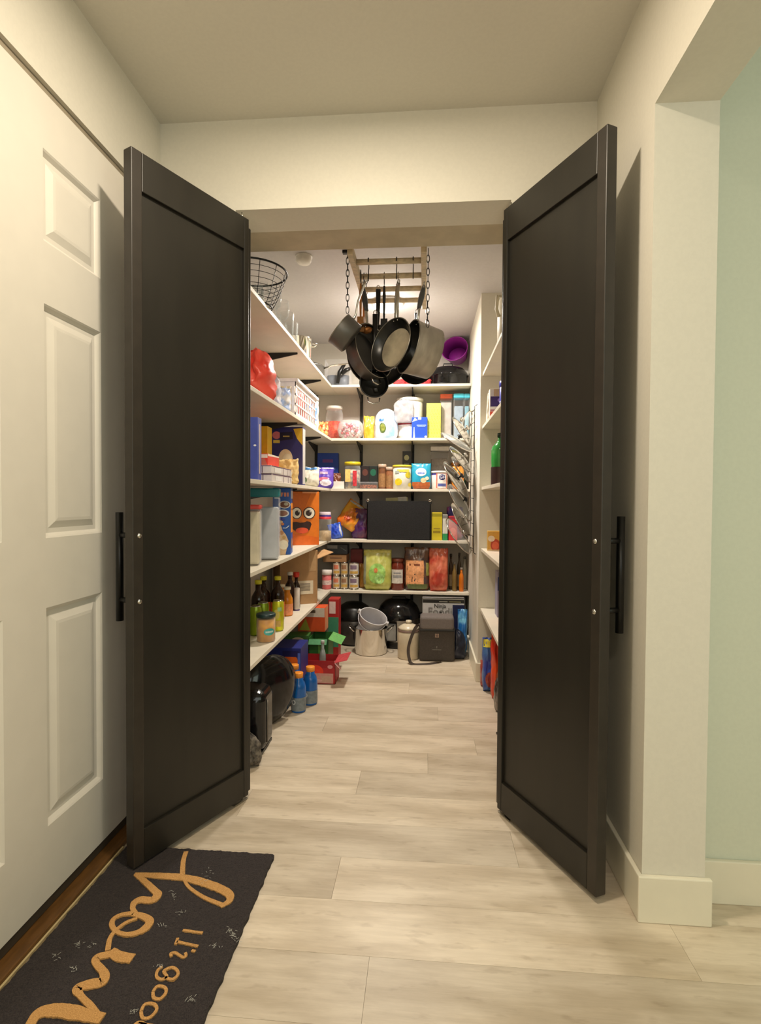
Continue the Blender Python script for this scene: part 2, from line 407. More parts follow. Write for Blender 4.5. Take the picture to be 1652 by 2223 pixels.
# baseboards
def bboard(name, x0, x1, y0, y1, h, label, top=None):
    bm = B(); box(bm, x0, x1, y0, y1, 0, h, bev=.003); return struct(name, bm, TRIMW, label)
bboard('baseboard_right', WR-.013, WR-.0005, 1.4, YF, .118, 'white baseboard along the hall wall beside the right black door')
bboard('baseboard_column', WR-.013, .722, 1.392, 1.4055, .118, 'white baseboard on the front of the wall end')
bboard('baseboard_next_room', .7095, 2.9, 1.476, 1.4895, .115, 'white baseboard of the room on the right')
bboard('baseboard_front', .285, WR-.014, YF-.013, YF-.0005, .118, 'white baseboard behind the right black door')
bboard('baseboard_stub', .303, .3155, 3.188, 3.86, .11, 'white baseboard along the stub wall in the pantry')
bboard('baseboard_stub_end', .303, XR-.001, 3.187, 3.1995, .11, 'white baseboard on the front of the stub wall')
# entry door on the left: six moulded panels
d1 = struct('door_1', B(), DOORW, 'white six-panel entry door on the left')
DX = WL-.004; DY0, DY1, DZ0, DZ1 = .742, 1.662, .045, 2.062
cols = ((.90, 1.14), (1.281, 1.517)); rows = ((.230, .785), (.960, 1.543), (1.697, 1.923))
def panel_face(bm, x, y0, y1, z0, z1):
    # nested rings: groove down, ridge, field
    lv = [(0, 0), (.004, -.003), (.012, -.012), (.024, -.012), (.042, -.004), (.05, -.003)]
    rg = []
    for ins, dx in lv:
        rg.append([bm.verts.new((x+dx, a, c_)) for a, c_ in ((y0+ins, z0+ins), (y1-ins, z0+ins), (y1-ins, z1-ins), (y0+ins, z1-ins))])
    for a, b_ in zip(rg, rg[1:]):
        for i in range(4): bm.faces.new((a[i], a[(i+1) % 4], b_[(i+1) % 4], b_[i]))
    bm.faces.new(rg[-1])
bm = B()
ys = [DY0, .90, 1.14, 1.281, 1.517, DY1]; zs = [DZ0, .230, .785, .960, 1.543, 1.697, 1.923, DZ1]
for i in range(len(ys)-1):
    for j in range(len(zs)-1):
        if i in (1, 3) and j in (1, 3, 5): continue
        bm.faces.new([bm.verts.new(p) for p in ((DX, ys[i], zs[j]), (DX, ys[i+1], zs[j]), (DX, ys[i+1], zs[j+1]), (DX, ys[i], zs[j+1]))])
bmesh.ops.remove_doubles(bm, verts=bm.verts, dist=1e-5)
box(bm, DX-.04, DX-.02, DY0, DY1, DZ0, DZ1)
for (a, z_) in ((DY0, DZ0),):
    for q in (((DX-.02, DY0, DZ0), (DX, DY0, DZ0), (DX, DY1, DZ0), (DX-.02, DY1, DZ0)), ((DX-.02, DY0, DZ1), (DX, DY0, DZ1), (DX, DY1, DZ1), (DX-.02, DY1, DZ1)),
              ((DX-.02, DY0, DZ0), (DX, DY0, DZ0), (DX, DY0, DZ1), (DX-.02, DY0, DZ1)), ((DX-.02, DY1, DZ0), (DX, DY1, DZ0), (DX, DY1, DZ1), (DX-.02, DY1, DZ1))):
        bm.faces.new([bm.verts.new(p) for p in q])
bmesh.ops.recalc_face_normals(bm, faces=bm.faces)
link('door_slab', bm, DOORW, d1)
for y0, y1 in cols:
    for z0, z1 in rows:
        bm = B(); panel_face(bm, DX, y0, y1, z0, z1); link('panel', bm, DOORW, d1)
link('bottom_gap_shade', bx(DX-.02, DX-.003, DY0, DY1, .018, .044), M((60, 50, 38), .7), d1)  # dark strip whose colour stands in for the shaded gap under the door
link('door_knob', lt([(0, 0), (.028, 0), (.028, .006), (.012, .012), (.012, .04), (.027, .05), (.03, .062), (.02, .075), (0, .078)], 20, mat=Matrix.Translation((DX, .80, .97)) @ Matrix.Rotation(math.pi/2, 4, 'Y')), STEELB, d1)
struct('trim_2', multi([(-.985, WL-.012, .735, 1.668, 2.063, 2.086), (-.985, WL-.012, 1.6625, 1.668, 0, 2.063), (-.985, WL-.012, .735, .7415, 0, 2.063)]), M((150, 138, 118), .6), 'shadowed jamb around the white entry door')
struct('trim_3', multi([(WL-.04, WL+.035, .70, 1.70, .0005, .016)], .003), M((98, 66, 30), .4, 0, .15, 20, .05, stretch=(6, 1, 1)), 'brown wooden threshold under the entry door')
struct('trim_4', multi([(WL+.0355, WL+.041, .70, 1.55, .0005, .009)], .001), M((196, 176, 130), .5), 'pale caulk line beside the brown threshold')

# ---- the two black pantry doors (door_2 left, door_3 right)
def leaf(name, px, py, tx, ty, side, label):
    d = Vector((tx-px, ty-py, 0)); W = .451; d.normalize()
    n = Vector((-d.y, d.x, 0)) if side < 0 else Vector((d.y, -d.x, 0))   # towards the viewer's side
    if n.dot(Vector((0, 0, 0))-Vector((px, py, 0))) < 0: n = -n
    root = struct(name, B(), BLACKW, label)
    mw = Matrix.Identity(4)      # local: X along leaf (0 at pivot), Y = -n (thickness back), Z up
    for j in range(3): mw[j][0] = d[j]; mw[j][1] = -n[j]
    mw[0][3], mw[1][3], mw[2][3] = px, py, .018
    if mw.to_3x3().determinant() < 0:
        # mirrored leaf: flip local Y sign by using -Y geometry
        for j in range(3): mw[j][1] = n[j]
        fl = -1
    else: fl = 1
    root.matrix_world = mw
    def P(nm, x0, x1, y0, y1, z0, z1, bev=.0015, mt=BLACKW):
        a, b_ = sorted((y0*fl, y1*fl)); return link(nm, bx(x0, x1, a, b_, z0, z1, bev=bev), mt, root)
    H = 2.006; T = .034
    P('stile', W-.034, W, 0, T, 0, H, .0025, BLACKE); P('stile', 0, .022, 0, T, 0, H, .0025)
    P('rail', .0225, W-.0345, .0004, T-.001, H-.108, H-.0005); P('rail', .0225, W-.0345, .0004, T-.001, .0005, .098)
    P('panel', .0222, W-.0342, .010, T-.008, .0975, H-.1075, .0005)
    P('hinge_edge', -.020, -.001, .010, T, .006, H-.022, .003)
    # handle bar on the far face, bolted through
    hz = (.752, .938); hx = W-.018
    s = .016; zb0, zb1 = .69, 1.003; yb = T+.051
    bm = lt([(0, zb0), (s*.66, zb0), (s*.66, zb1), (0, zb1)], 20, mat=Matrix.Translation((hx, yb*fl, 0)))
    hd = link('handle', bm, BLKMET, root)
    for z_ in hz:
        link('standoff', lt([(0, 0), (.0075, 0), (.0075, .048), (0, .048)], 16, mat=Matrix.Translation((hx, (T-.001)*fl, z_)) @ Matrix.Rotation(-math.pi/2*fl, 4, 'X')), BLKMET, hd)
        link('bolt', lt([(0, -.004), (.0035, -.0035), (.007, -.001), (.0078, .001), (0, .001)], 16, mat=Matrix.Translation((hx-.004, 0, z_)) @ Matrix.Rotation(-math.pi/2*fl, 4, 'X')), STEEL, root)
    br = link('pivot_bracket', bx(-.004, .06, *sorted((.006*fl, .028*fl)), -.0155, -.0125, bev=.0004), STEELB, root)
    link('pivot_pin', lt([(0, -.014), (.004, -.014), (.004, .004), (0, .004)], 12, mat=Matrix.Translation((.016, .017*fl, 0))), STEEL, br)
    link('top_pin', lt([(0, H), (.004, H), (.004, H+.02), (0, H+.02)], 12, mat=Matrix.Translation((.016, .017*fl, 0))), STEEL, root)
    return root
leaf('door_2', -.612, 1.847, -.806, 1.443, -1, 'left black pantry door swung open toward the entry door')
leaf('door_3', .252, 1.847, .454, 1.448, 1, 'right black pantry door swung open toward the wall')

# ---- pantry shelves
SZ = (1.88, 1.50, 1.14, .775, .41); SR = (1.80, 1.494, 1.141, .783, .432)
nm = ('topmost', 'second from the top', 'middle', 'second from the bottom', 'lowest')
ST = .018; XS, YS = -.672, 3.845
for i, z in enumerate(SZ):
    o = link('shelf_board', bx(XL+.0135, XS, 2.036, YB-.0135, z-ST, z, bev=.0015), SHELF)
    tag(o, 'white shelf board on the left pantry wall, '+nm[i]+' of five', 'shelf', 'left pantry shelves')
    o = link('shelf_board', bx(XS+.0008, .314, YS, YB-.0135, z-ST, z-.0005, bev=.0015), SHELF)
    tag(o, 'white shelf board across the pantry back wall, '+nm[i]+' of five', 'shelf', 'back pantry shelves')
    z = SR[i]
    o = link('shelf_board', bx(.328, XR-.001, 2.036, 3.198, z-ST, z, bev=.0015), SHELF)
    tag(o, 'white shelf board on the right pantry wall, '+nm[i]+' of five', 'shelf', 'right pantry shelves')
def standard(x, y, rz, label):
    t = thing('shelf_standard', label, 'shelf bracket', (x, y, 0), rz, 'black shelf standards')
    link('rail', bx(-.011, .011, -.012, -.0005, .18, 2.02, bev=.001), BLKM, t)
    for z in SZ:
        bm = B(); prism(bm, [(-.012, z-ST-.001), (-.275, z-ST-.001), (-.275, z-ST-.009), (-.012, z-ST-.062)], -.004, .004, 0, Matrix.Rotation(math.pi/2, 4, 'Z'))
        link('bracket', bm, BLKM, t)
standard(-.84, YB, 0, 'black shelf standard on the back wall in the left corner')
standard(-.49, YB, 0, 'black shelf standard on the back wall, middle of three')
standard(-.095, YB, 0, 'black shelf standard on the back wall nearest the lid rack')
standard(XL, 2.93, math.pi/2, 'black shelf standard on the left wall nearer the doors')
standard(XL, 3.60, math.pi/2, 'black shelf standard on the left wall nearer the back')

# ---- ceiling fixtures in the pantry
t = thing('ceiling_light', 'small round lit ceiling lamp seen behind the pot rack', 'lamp', (-.234, 3.3, ZP))
link('base', lt([(0, 0), (.095, 0), (.095, -.02), (.085, -.022), (0, -.022)], 32), WHT, t)
link('bulb_shade', lt([(.08, -.022), (.078, -.035), (.055, -.052), (.025, -.06), (0, -.061)], 32, cap=False), emis((255, 240, 215), 9), t)
t = thing('smoke_detector', 'small round white fixture on the pantry ceiling near the wire basket', 'detector', (-.605, 2.66, ZP))
link('base', lt([(0, 0), (.042, 0), (.042, -.008), (0, -.008)], 24), WHT, t)
link('cover', lt([(.038, -.008), (.037, -.026), (.03, -.036), (0, -.038)], 24, cap=False), WHT, t)

# ================================================================ DOORMAT
t = thing('doormat', 'dark coir doormat with orange script lettering beside the entry door', 'doormat', (-.664, 1.175, 0))
MX0, MX1, MY0, MY1, MZ = -.228, .228, -.38, .378, .013
bm = B(); nx, ny = 92, 150
def edge(v, s): return v + .004*noise.noise(Vector((s*40, 3, 1)))
g = []
for i in range(nx+1):
    row = []
    for j in range(ny+1):
        x = MX0+(MX1-MX0)*i/nx; y = MY0+(MY1-MY0)*j/ny
        z = MZ + .0022*noise.noise(Vector((x*260, y*260, 2))) + .001*noise.noise(Vector((x*60, y*60, 5)))
        if i in (0, nx): x = edge(x, y); z -= .003
        if j in (0, ny): y = edge(y, x); z -= .003
        row.append(bm.verts.new((x, y, z)))
    g.append(row)
for i in range(nx):
    for j in range(ny): bm.faces.new((g[i][j], g[i+1][j], g[i+1][j+1], g[i][j+1]))
bd = [e for e in bm.edges if e.is_boundary]
r = bmesh.ops.extrude_edge_only(bm, edges=bd)
for v in r['geom']:
    if isinstance(v, bmesh.types.BMVert): v.co.z = .001
coir = M((34, 29, 30), .95, 0, 0, 420, .9, c2=(64, 56, 54), thr=(.35, .7)); link('pile', bm, coir, t)
coir_o = M((180, 130, 70), .9, 0, 0, 420, .9, c2=(216, 168, 104), thr=(.35, .7))
def mp_(px, py): p = at_z(MZ, px, py); return Vector((p.x+.664, p.y-1.175))
def catmull(P, n=8):
    P = [P[0]]+P+[P[-1]]; out = []
    for i in range(1, len(P)-2):
        for k in range(n):
            t_ = k/n; a, b_, c_, d_ = P[i-1], P[i], P[i+1], P[i+2]
            out.append(.5*((2*b_)+(c_-a)*t_+(2*a-5*b_+4*c_-d_)*t_*t_+(3*b_-a-3*c_+d_)*t_**3))
    out.append(P[-2]); return out
def stroke(bm, pts, wd, z=.0158, seg=1, lift=0):
    P = catmull([Vector((*mp_(p[0], p[1]), (p[2] if len(p) > 2 else wd))) for p in pts])
    L_, R_ = [], []
    for i, p in enumerate(P):
        a = P[max(0, i-1)]; b_ = P[min(len(P)-1, i+1)]; tt = Vector((b_.x-a.x, b_.y-a.y)); tt.normalize() if tt.length else None
        nn = Vector((-tt.y, tt.x)); hw = p.z/2*(1+.12*noise.noise(Vector((p.x*90, p.y*90, 1))))
        L_.append((p.x+nn.x*hw, p.y+nn.y*hw)); R_.append((p.x-nn.x*hw, p.y-nn.y*hw))
    top = z+lift
    for i in range(len(P)-1):
        q = [bm.verts.new((*v, top)) for v in (L_[i], L_[i+1], R_[i+1], R_[i])]; q2 = [bm.verts.new((v.co.x, v.co.y, .009)) for v in q]
        bm.faces.new(q); bm.faces.new((q[0], q[1], q2[1], q2[0])); bm.faces.new((q[2], q[3], q2[3], q2[2]))
        if i == 0: bm.faces.new((q[3], q[0], q2[0], q2[3]))
        if i == len(P)-2: bm.faces.new((q[1], q[2], q2[2], q2[1]))
bm = B()
stroke(bm, [(404, 1850, .013), (398, 1870, .013), (396, 1900, .014)], .013)
stroke(bm, [(398, 1902, .008), (408, 1925, .009), (440, 1948, .010), (475, 1963, .012), (487, 1966, .012)], .01)
stroke(bm, [(478, 1970, .012), (497, 1958, .016), (498, 1944, .022), (478, 1931, .026), (440, 1917, .026), (400, 1907, .024), (350, 1903, .022), (315, 1901, .017), (292, 1899, .01)], .02, lift=.0003)
stroke(bm, [(296, 1900, .014), (315, 1916, .016), (333, 1933, .018), (342, 1944, .022), (330, 1956, .022), (305, 1955, .022), (292, 1962, .018), (288, 1974, .013), (294, 1984, .012)], .018, lift=.0006)
stroke(bm, [(288, 1986, .014), (312, 1992, .018), (325, 2003, .020), (312, 2020, .020), (286, 2030, .014), (260, 2028, .011), (244, 2014, .012), (246, 1998, .012), (264, 1988, .012), (290, 1985, .014)], .018, lift=.0009)
stroke(bm, [(298, 1996, .007), (276, 2004, .009), (256, 2018, .009), (246, 2028, .009), (238, 2042, .011), (234, 2066, .012)], .01, lift=.0012)
stroke(bm, [(240, 2066, .02), (258, 2078, .026), (288, 2083, .024)], .024, lift=.0003)
stroke(bm, [(238, 2074, .020), (212, 2080, .018), (208, 2092, .015), (226, 2115, .018), (222, 2134, .022), (195, 2139, .024), (168, 2148, .020), (176, 2165, .013), (200, 2190, .013), (215, 2215, .014)], .018, lift=.0006)
stroke(bm, [(222, 2214, .022), (175, 2204, .028), (130, 2196, .030), (90, 2200, .026), (68, 2223, .02), (66, 2250, .02), (100, 2262, .026), (150, 2268, .026)], .026, lift=.0009)
stroke(bm, [(95, 2290, .02), (55, 2275, .02), (30, 2300, .02), (60, 2330, .02), (130, 2325, .02), (150, 2295, .018), (90, 2290, .018)], .02)
link('script_lettering', bm, coir_o, t)
bm = B()
# small line: IT'S GOOD ...
for P_ in ([(397, 2021), (440, 2027)], [(384, 2046), (430, 2056)], [(386, 2038), (381, 2052)], [(416, 2065), (424, 2067)],
           [(372, 2078), (371, 2072), (380, 2070), (390, 2076), (398, 2080), (404, 2076), (402, 2070)],
           [(352, 2100), (342, 2109), (340, 2122), (350, 2128), (362, 2122), (356, 2110), (372, 2102), (384, 2108), (386, 2118), (374, 2128), (358, 2124)],
           [(332, 2155), (342, 2143), (358, 2146), (360, 2157), (348, 2170), (334, 2168), (332, 2155)],
           [(306, 2198), (315, 2182), (334, 2182), (340, 2194), (326, 2210), (310, 2212), (306, 2198)],
           [(280, 2240), (300, 2222), (316, 2228), (318, 2240), (300, 2258), (284, 2256), (280, 2240)], [(300, 2224), (345, 2232)]):
    stroke(bm, P_, .0065)
link('small_lettering', bm, coir_o, t)['kind'] = 'stuff'
# lint and pet hair specks worn into the mat
bm = B()
rr = random.Random(5)
for (px, py) in ((375, 1944), (393, 1982), (445, 1912), (505, 2032), (500, 2025), (512, 2040), (170, 2052), (200, 2052), (160, 2107), (412, 2172), (345, 2100), (350, 2011), (467, 2055), (290, 2202), (120, 2080), (455, 1895)):
    for k in range(rr.randint(5, 12)):
        p = mp_(px+rr.gauss(0, 5), py+rr.gauss(0, 4)); a = rr.uniform(0, 6.3); l = rr.uniform(.001, .0055)
        z = MZ+.0035; q = Vector((math.cos(a)*l, math.sin(a)*l)); s_ = Vector((-q.y, q.x)).normalized()*.0004
        vs = [bm.verts.new((p.x+v.x, p.y+v.y, zz)) for v, zz in ((q+s_, z), (q-s_, z), (-q-s_, z), (-q+s_, z))]; bm.faces.new(vs)
lint = link('lint', bm, M((190, 190, 180), .9), t); lint['kind'] = 'stuff'

# ================================================================ POT RACK AND HANGING PANS
ZR = 2.10
WOOD = M((206, 188, 156), .55, 0, .15, 30, .1, stretch=(1, 6, 1))
a0 = at_y(2.30, 765, 565); b0 = at_y(2.30, 918, 565); RX0, RX1, RY0, RY1 = a0.x-.005, b0.x+.004, 2.26, 2.93
t = thing('pot_rack', 'wooden ladder-shaped hanging pot rack on black chains', 'pot rack', (0, 0, 0))
for x in (RX0, RX1): link('side_rail', bx(x-.012, x+.012, RY0, RY1, ZR-.02, ZR+.022, bev=.003), WOOD, t)
for i in range(4):
    y = 2.38+.155*i; link('rung', tb([(RX0+.01, y, ZR), (RX1-.01, y, ZR)], .0125, 12), WOOD, t)
def chain(x, y, z0, z1, par):
    bm = B(); n = max(2, int(abs(z1-z0)/.026)); 
    for i in range(n):
        z = z0+(z1-z0)*(i+.5)/n; pts = []
        for k in range(12):
            a = 2*math.pi*k/12; u = .0065*math.cos(a); v = .017*math.sin(a)
            pts.append((x+u, y, z+v) if i % 2 else (x, y+u, z+v))
        tube(bm, pts, .0016, 5, True)
    o = link('chain', bm, BLKMET, par); return o
for x in (RX0, RX1):
    for y in (RY0+.03, RY1-.05): chain(x, y, ZR+.02, ZP, t)
chain(RX0-.018, RY0+.06, ZR+.02, ZR-.24, t); chain(RX1+.018, RY0+.08, ZR+.03, ZR-.30, t); chain(RX1+.016, RY1-.05, ZR, ZR-.12, t)
for x, s_ in ((RX0, -1), (RX1, 1)): link('ceiling_hook', tb([(x, RY0+.03, ZP), (x, RY0+.03, ZP-.012), (x+.012, RY0+.03, ZP-.02)], .003, 6), BLKMET, t)
p = at_z(2.25, 750, 549); link('hook_plate', bx(p.x-.014, p.x+.014, p.y-.012, p.y+.012, 2.246, ZP-.0005, bev=.002), BLKMET, t)
def hook(x, y, z0, z1, label):      # S hook over a rung at height ZR
    t_ = thing('pot_hook', label, 'hook', (x, y, 0), 0, 'S hooks on the pot rack')
    pts = [(0, -.016, ZR-.006)]+[(0, .0155*math.cos(a), ZR+.0155*math.sin(a)) for a in [math.pi-math.pi*k/8 for k in range(9)]]
    pts += [(0, .0145, ZR-.02), (0, .004, (ZR+z0)/2), (0, .002, z0+.02)]+[(0, -.008+.010*math.cos(a), z0+.01*math.sin(a)) for a in [-math.pi*k/7 for k in range(1, 8)]]
    link('wire', tb(pts, .0022, 6), BLKMET, t_)
def pan(name, label, cat, mw, R, Rb, D, out, inn, handle, hl, htilt=.0, hmat=STEEL, grip=None, rim=None, helper=False, group=None, hw=.011, rivets=True, att=.85):
    t_ = thing(name, label, cat, mw=mw, group=group)
    th = .003
    # origin at rim centre, +Z is the open side, +X towards the handle
    link('outer_wall', lt([(0, -D), (Rb*.9, -D), (Rb, -D+.004), (R*.97+.001*0, -D*.25), (R, -.002), (R, 0), (R-th, 0)], 40, cap=False), out, t_)
    link('inner_wall', lt([(R-th, 0), (R-th-.001, -.004), (Rb-th+.001, -D+.010), (Rb*.9, -D+.005), (0, -D+.0045)], 40, cap=False), NON if inn is WORN else inn, t_)
    link('rim', tb([(R*math.cos(a), R*math.sin(a), 0) for a in [2*math.pi*k/40 for k in range(40)]], .0022, 6, True), rim or out, t_)
    z0 = -D*(1-att)-.004
    pts = [(R-.002, 0, z0), (R+.02, 0, z0+.004), (R+hl*.45, 0, z0+.010+hl*htilt*.45), (R+hl, 0, z0+.012+hl*htilt)]
    bm = B(); P = catmull([Vector(p) for p in pts], 5)
    for k, p in enumerate(P): pass
    n = len(P); rg = []
    for k, p in enumerate(P):
        f = k/(n-1); wv = hw*(.75+.5*abs(f-.25)) ; rg.append([bm.verts.new((p.x, p.y+wv*c_, p.z+.0045*s__)) for c_, s__ in ((-1, 0), (-.7, 1), (.7, 1), (1, 0), (.7, -1), (-.7, -1))])
    for a_, b_ in zip(rg, rg[1:]):
        for k in range(6): bm.faces.new((a_[k], a_[(k+1) % 6], b_[(k+1) % 6], b_[k])).smooth = True
    bm.faces.new(list(reversed(rg[0]))); bm.faces.new(rg[-1])
    hd = link('handle', bm, hmat, t_)
    e = P[-1]; link('hanging_ring', tb([(e.x+.008+.010*math.cos(a), .008*math.sin(a), e.z) for a in [2*math.pi*k/14 for k in range(14)]], .0022, 6, True), STEEL, hd)
    if grip:
        bm = B(); g0, g1 = R+hl*.35, R+hl*.98
        rg = []
        for k in range(7):
            f = k/6; x = g0+(g1-g0)*f; zz = z0+.010+(x-R)*htilt; rr = (.006+.004*math.sin(f*math.pi))*1.25
            rg.append([bm.verts.new((x, rr*1.35*math.cos(a), zz+rr*math.sin(a))) for a in [2*math.pi*q/10 for q in range(10)]])
        for a_, b_ in zip(rg, rg[1:]):
            for q in range(10): bm.faces.new((a_[q], a_[(q+1) % 10], b_[(q+1) % 10], b_[q])).smooth = True
        bm.faces.new(list(reversed(rg[0]))); bm.faces.new(rg[-1]); link('grip', bm, grip, hd)
    if rivets:
        for s_ in (-.012, .012):
            link('rivet', lt([(0, -.002), (.0045, -.001), (.003, .002), (0, .003)], 10, mat=Matrix.Translation((R-th-.004, s_, z0)) @ Matrix.Rotation(-math.pi/2, 4, 'Y')), STEEL, t_)
    if inn is WORN:
        link('worn_base', lt([(0, -D+.0065), (Rb*.93, -D+.0062), (Rb*.98, -D+.0085)], 40, cap=False), WORN, t_)
    if helper:
        link('helper_handle', tb([(-R, -.028, z0), (-R-.022, -.026, z0+.004), (-R-.030, 0, z0+.005), (-R-.022, .026, z0+.004), (-R, .028, z0)], .004, 8), STEEL, t_)
    return t_
ANOD = M((96, 93, 88), .4, .5, .06, 14); ANODL = M((172, 166, 154), .42, .6, .08, 14, stretch=(1, 1, 3)); NON = M((26, 26, 24), .3, .1, .12, 12)
WORN = M((140, 130, 112), .35, .15, .12, 9, .05, c2=(206, 194, 166), thr=(.3, .7)); RIMM = M((150, 146, 136), .3, .9)
def W(px, py, y): return at_y(y, px, py)
# front row of pans: orientation given by handle direction and open-side direction
c = W(742, 722, 2.34); pan('saucepan', 'small dark grey saucepan hanging tilted at the left of the rack', 'saucepan', axes((.62, .05, .78), (-.72, -.16, .62), c+Vector((-.012, 0, .018))), 0.073, .070, .072, ANOD, NON, 1, .15, .30, STEEL, rim=RIMM, att=.75)
c = W(811, 757, 2.46); pan('saute_pan', 'large black saute pan hanging left of the worn frying pan', 'pan', axes((-.17, .11, .95), (.765, -.51, .22), c+Vector((0, .03, 0))), .128, .120, .072, ANOD, NON, 1, .19, .02, STEEL, grip=M((60, 64, 66), .35), rim=RIMM, helper=True, att=.8)
c = W(847, 748, 2.36); pan('frying_pan', 'worn non-stick frying pan hanging face-on at the centre of the rack', 'pan', axes((.14, .13, .96), (-.62, -.66, .20), c), .120, .094, .040, NON, WORN, 1, .155, .05, STEEL, rim=RIMM, att=.9)
c = W(886, 752, 2.40); pan('stewing_pot', 'deep light grey pot hanging at the right with its opening to the left', 'pot', axes((.18, .08, .97), (-.865, -.39, .21), c), .118, .110, .125, ANODL, NON, 1, .165, -.03, STEEL, grip=M((82, 84, 84), .35), rim=RIMM, att=.85)
c = W(820, 772, 2.66); pan('skillet', 'wide dark skillet hanging behind the black saute pan', 'pan', axes((0, 0, 1), (.25, -.9, .35), c+Vector((0, 0, 0))), .150, .12, .045, ANOD, NON, 1, .17, .02, BLKMET, helper=True)
c = W(812, 832, 2.50); pan('egg_pan', 'small black pan hanging lowest under the rack', 'pan', axes((0, .1, 1), (.15, -.8, .55), c), .066, .06, .03, NON, NON, 1, .26, .0, BLKMET, helper=True)
c = W(905, 790, 2.72); pan('wok', 'dark wok hanging behind the light grey pot', 'pan', axes((0, 0, 1), (-.3, -.9, -.1), c), .10, .07, .05, NON, NON, 1, .15, .02, BLKMET, rivets=False)
for i, (px, zt) in enumerate(((800, 2.01), (861, 1.99), (897, 1.99))):
    p = W(px, 580, 2.38); hook(p.x, 2.38, (2.025, 2.03, 2.03)[i], 0, 'long black wire pot hook on the front rung, '+('left', 'centre', 'right')[i]+' of three')
# small utensils hung between the pans
UT = [('wooden_spoon', 'orange-brown wooden spoon hanging behind the small grey saucepan', M((172, 112, 48), .5, 0, .12, 40), 783, 2.50, .0),
      ('copper_ladle', 'copper coloured ladle hanging beside the wooden spoon', M((196, 128, 70), .3, .6), 790, 2.535, .03),
      ('slotted_turner', 'black turner hanging behind the lit ceiling lamp gap', BLKM, 834, 2.535, .0),
      ('steel_whisk', 'steel spatula with a grey handle hanging near the right rail', STEEL, 864, 2.535, .0)]
for nme, lab, mt_, px, yy, dz in UT:
    p = W(px, 640, yy); t_ = thing(nme, lab, 'utensil', (p.x, yy, 0))
    zt = ZR-.03; link('handle', tb([(0, 0, zt-.015), (0, 0, zt-.06), (0, 0, zt-.17-dz)], [.004, .0075, .004], 8), mt_, t_)
    link('loop', tb([(.004*0, .012*math.cos(a), ZR-.012+.030*math.sin(a)) for a in [2*math.pi*k/14 for k in range(14)]], .0015, 5, True), BLKMET, t_)
    if nme == 'copper_ladle': link('bowl', lt([(0, 0), (.022, .008), (.03, .025), (.028, .025), (.02, .01), (0, .003)], 20, cap=False, mat=Matrix.Translation((0.012, 0, zt-.235))), mt_, t_)
    else: link('blade', bx(-.016, .016, -.002, .002, zt-.235-dz, zt-.165-dz, bev=.0015), mt_, t_)

# ================================================================ LEFT SHELVES
LX = lambda px, y: at_y(y, px).x
# --- topmost left
zt = SZ[0]
t = thing('wire_basket', 'black wire bowl basket on the topmost left shelf', 'basket', (-.745, 2.29, zt))
def ring(r, z, w_=.0022, n=32): return tb([(r*math.cos(a), r*math.sin(a), z) for a in [2*math.pi*k/n for k in range(n)]], w_, 6, True)
link('rim', ring(.148, .150, .004, 40), BLKMET, t); link('base_ring', ring(.085, .003, .003), BLKMET, t)
bm = B()
for k in range(7): tube(bm, [(r_*math.cos(a), r_*math.sin(a), z_) for r_, z_ in [(.085+.063*(k/7)**.8, .003+.147*k/7)] for a in [2*math.pi*q/32 for q in range(32)]], .0012, 5, True)
w1 = link('wire_hoops', bm, BLKMET, t); w1['kind'] = 'stuff'
bm = B()
for k in range(12):
    a = 2*math.pi*k/12; tube(bm, [((.085+.063*(q/6)**.8)*math.cos(a), (.085+.063*(q/6)**.8)*math.sin(a), .003+.147*q/6) for q in range(7)]+[], .0014, 5)
for k in range(-3, 4): tube(bm, [(-math.sqrt(.0072-(k*.024)**2), k*.024, .003), (math.sqrt(.0072-(k*.024)**2), k*.024, .003)], .0012, 5)
w1 = link('wire_ribs', bm, BLKMET, t); w1['kind'] = 'stuff'
rr = random.Random(3)
for k in range(9):
    a = k*2.4; r_ = .03+.004*k; p = (-.745+r_*math.cos(a)*.8, 2.29+r_*math.sin(a)*.8, zt+.008+.030*(k//3))
    o = link('glass_jar', lt([(0, 0), (.02, 0), (.023, .004), (.023, .03), (.016, .04), (.017, .047)], 16, cap=False), GLASSY, None, p); tag(o, 'small clear glass jar inside the black wire basket', 'jar', 'glass jars in the wire basket')
for k, (px, y, h, r_, kind) in enumerate(((598, 2.52, .17, .034, 0), (612, 2.68, .17, .036, 0), (622, 2.80, .15, .038, 1), (632, 2.93, .14, .036, 1))):
    x = min(LX(px, y), XS-.04)
    nmz = ('wine_glass', 'glass_tumbler')[kind]
    lab = ('clear stemmed wine glass on the topmost left shelf beside the wire basket', 'clear stemmed wine glass on the topmost left shelf before the tumblers', 'clear glass tumbler on the topmost left shelf after the wine glasses', 'clear glass tumbler on the topmost left shelf beside the steel pot')[k]
    if kind == 0: pr = [(r_*.9, 0), (r_*.9, .002), (.005, .006), (.004, .06), (.006, .07), (r_*.8, .09), (r_, .125), (r_*.85, h)]
    else: pr = [(0, 0), (r_*.8, 0), (r_*.82, .004), (r_, h)]
    o = link(nmz, lt(pr, 24, cap=False), GLASSY, None, (x, y, zt)); tag(o, lab, 'glass', 'glasses on the topmost left shelf')
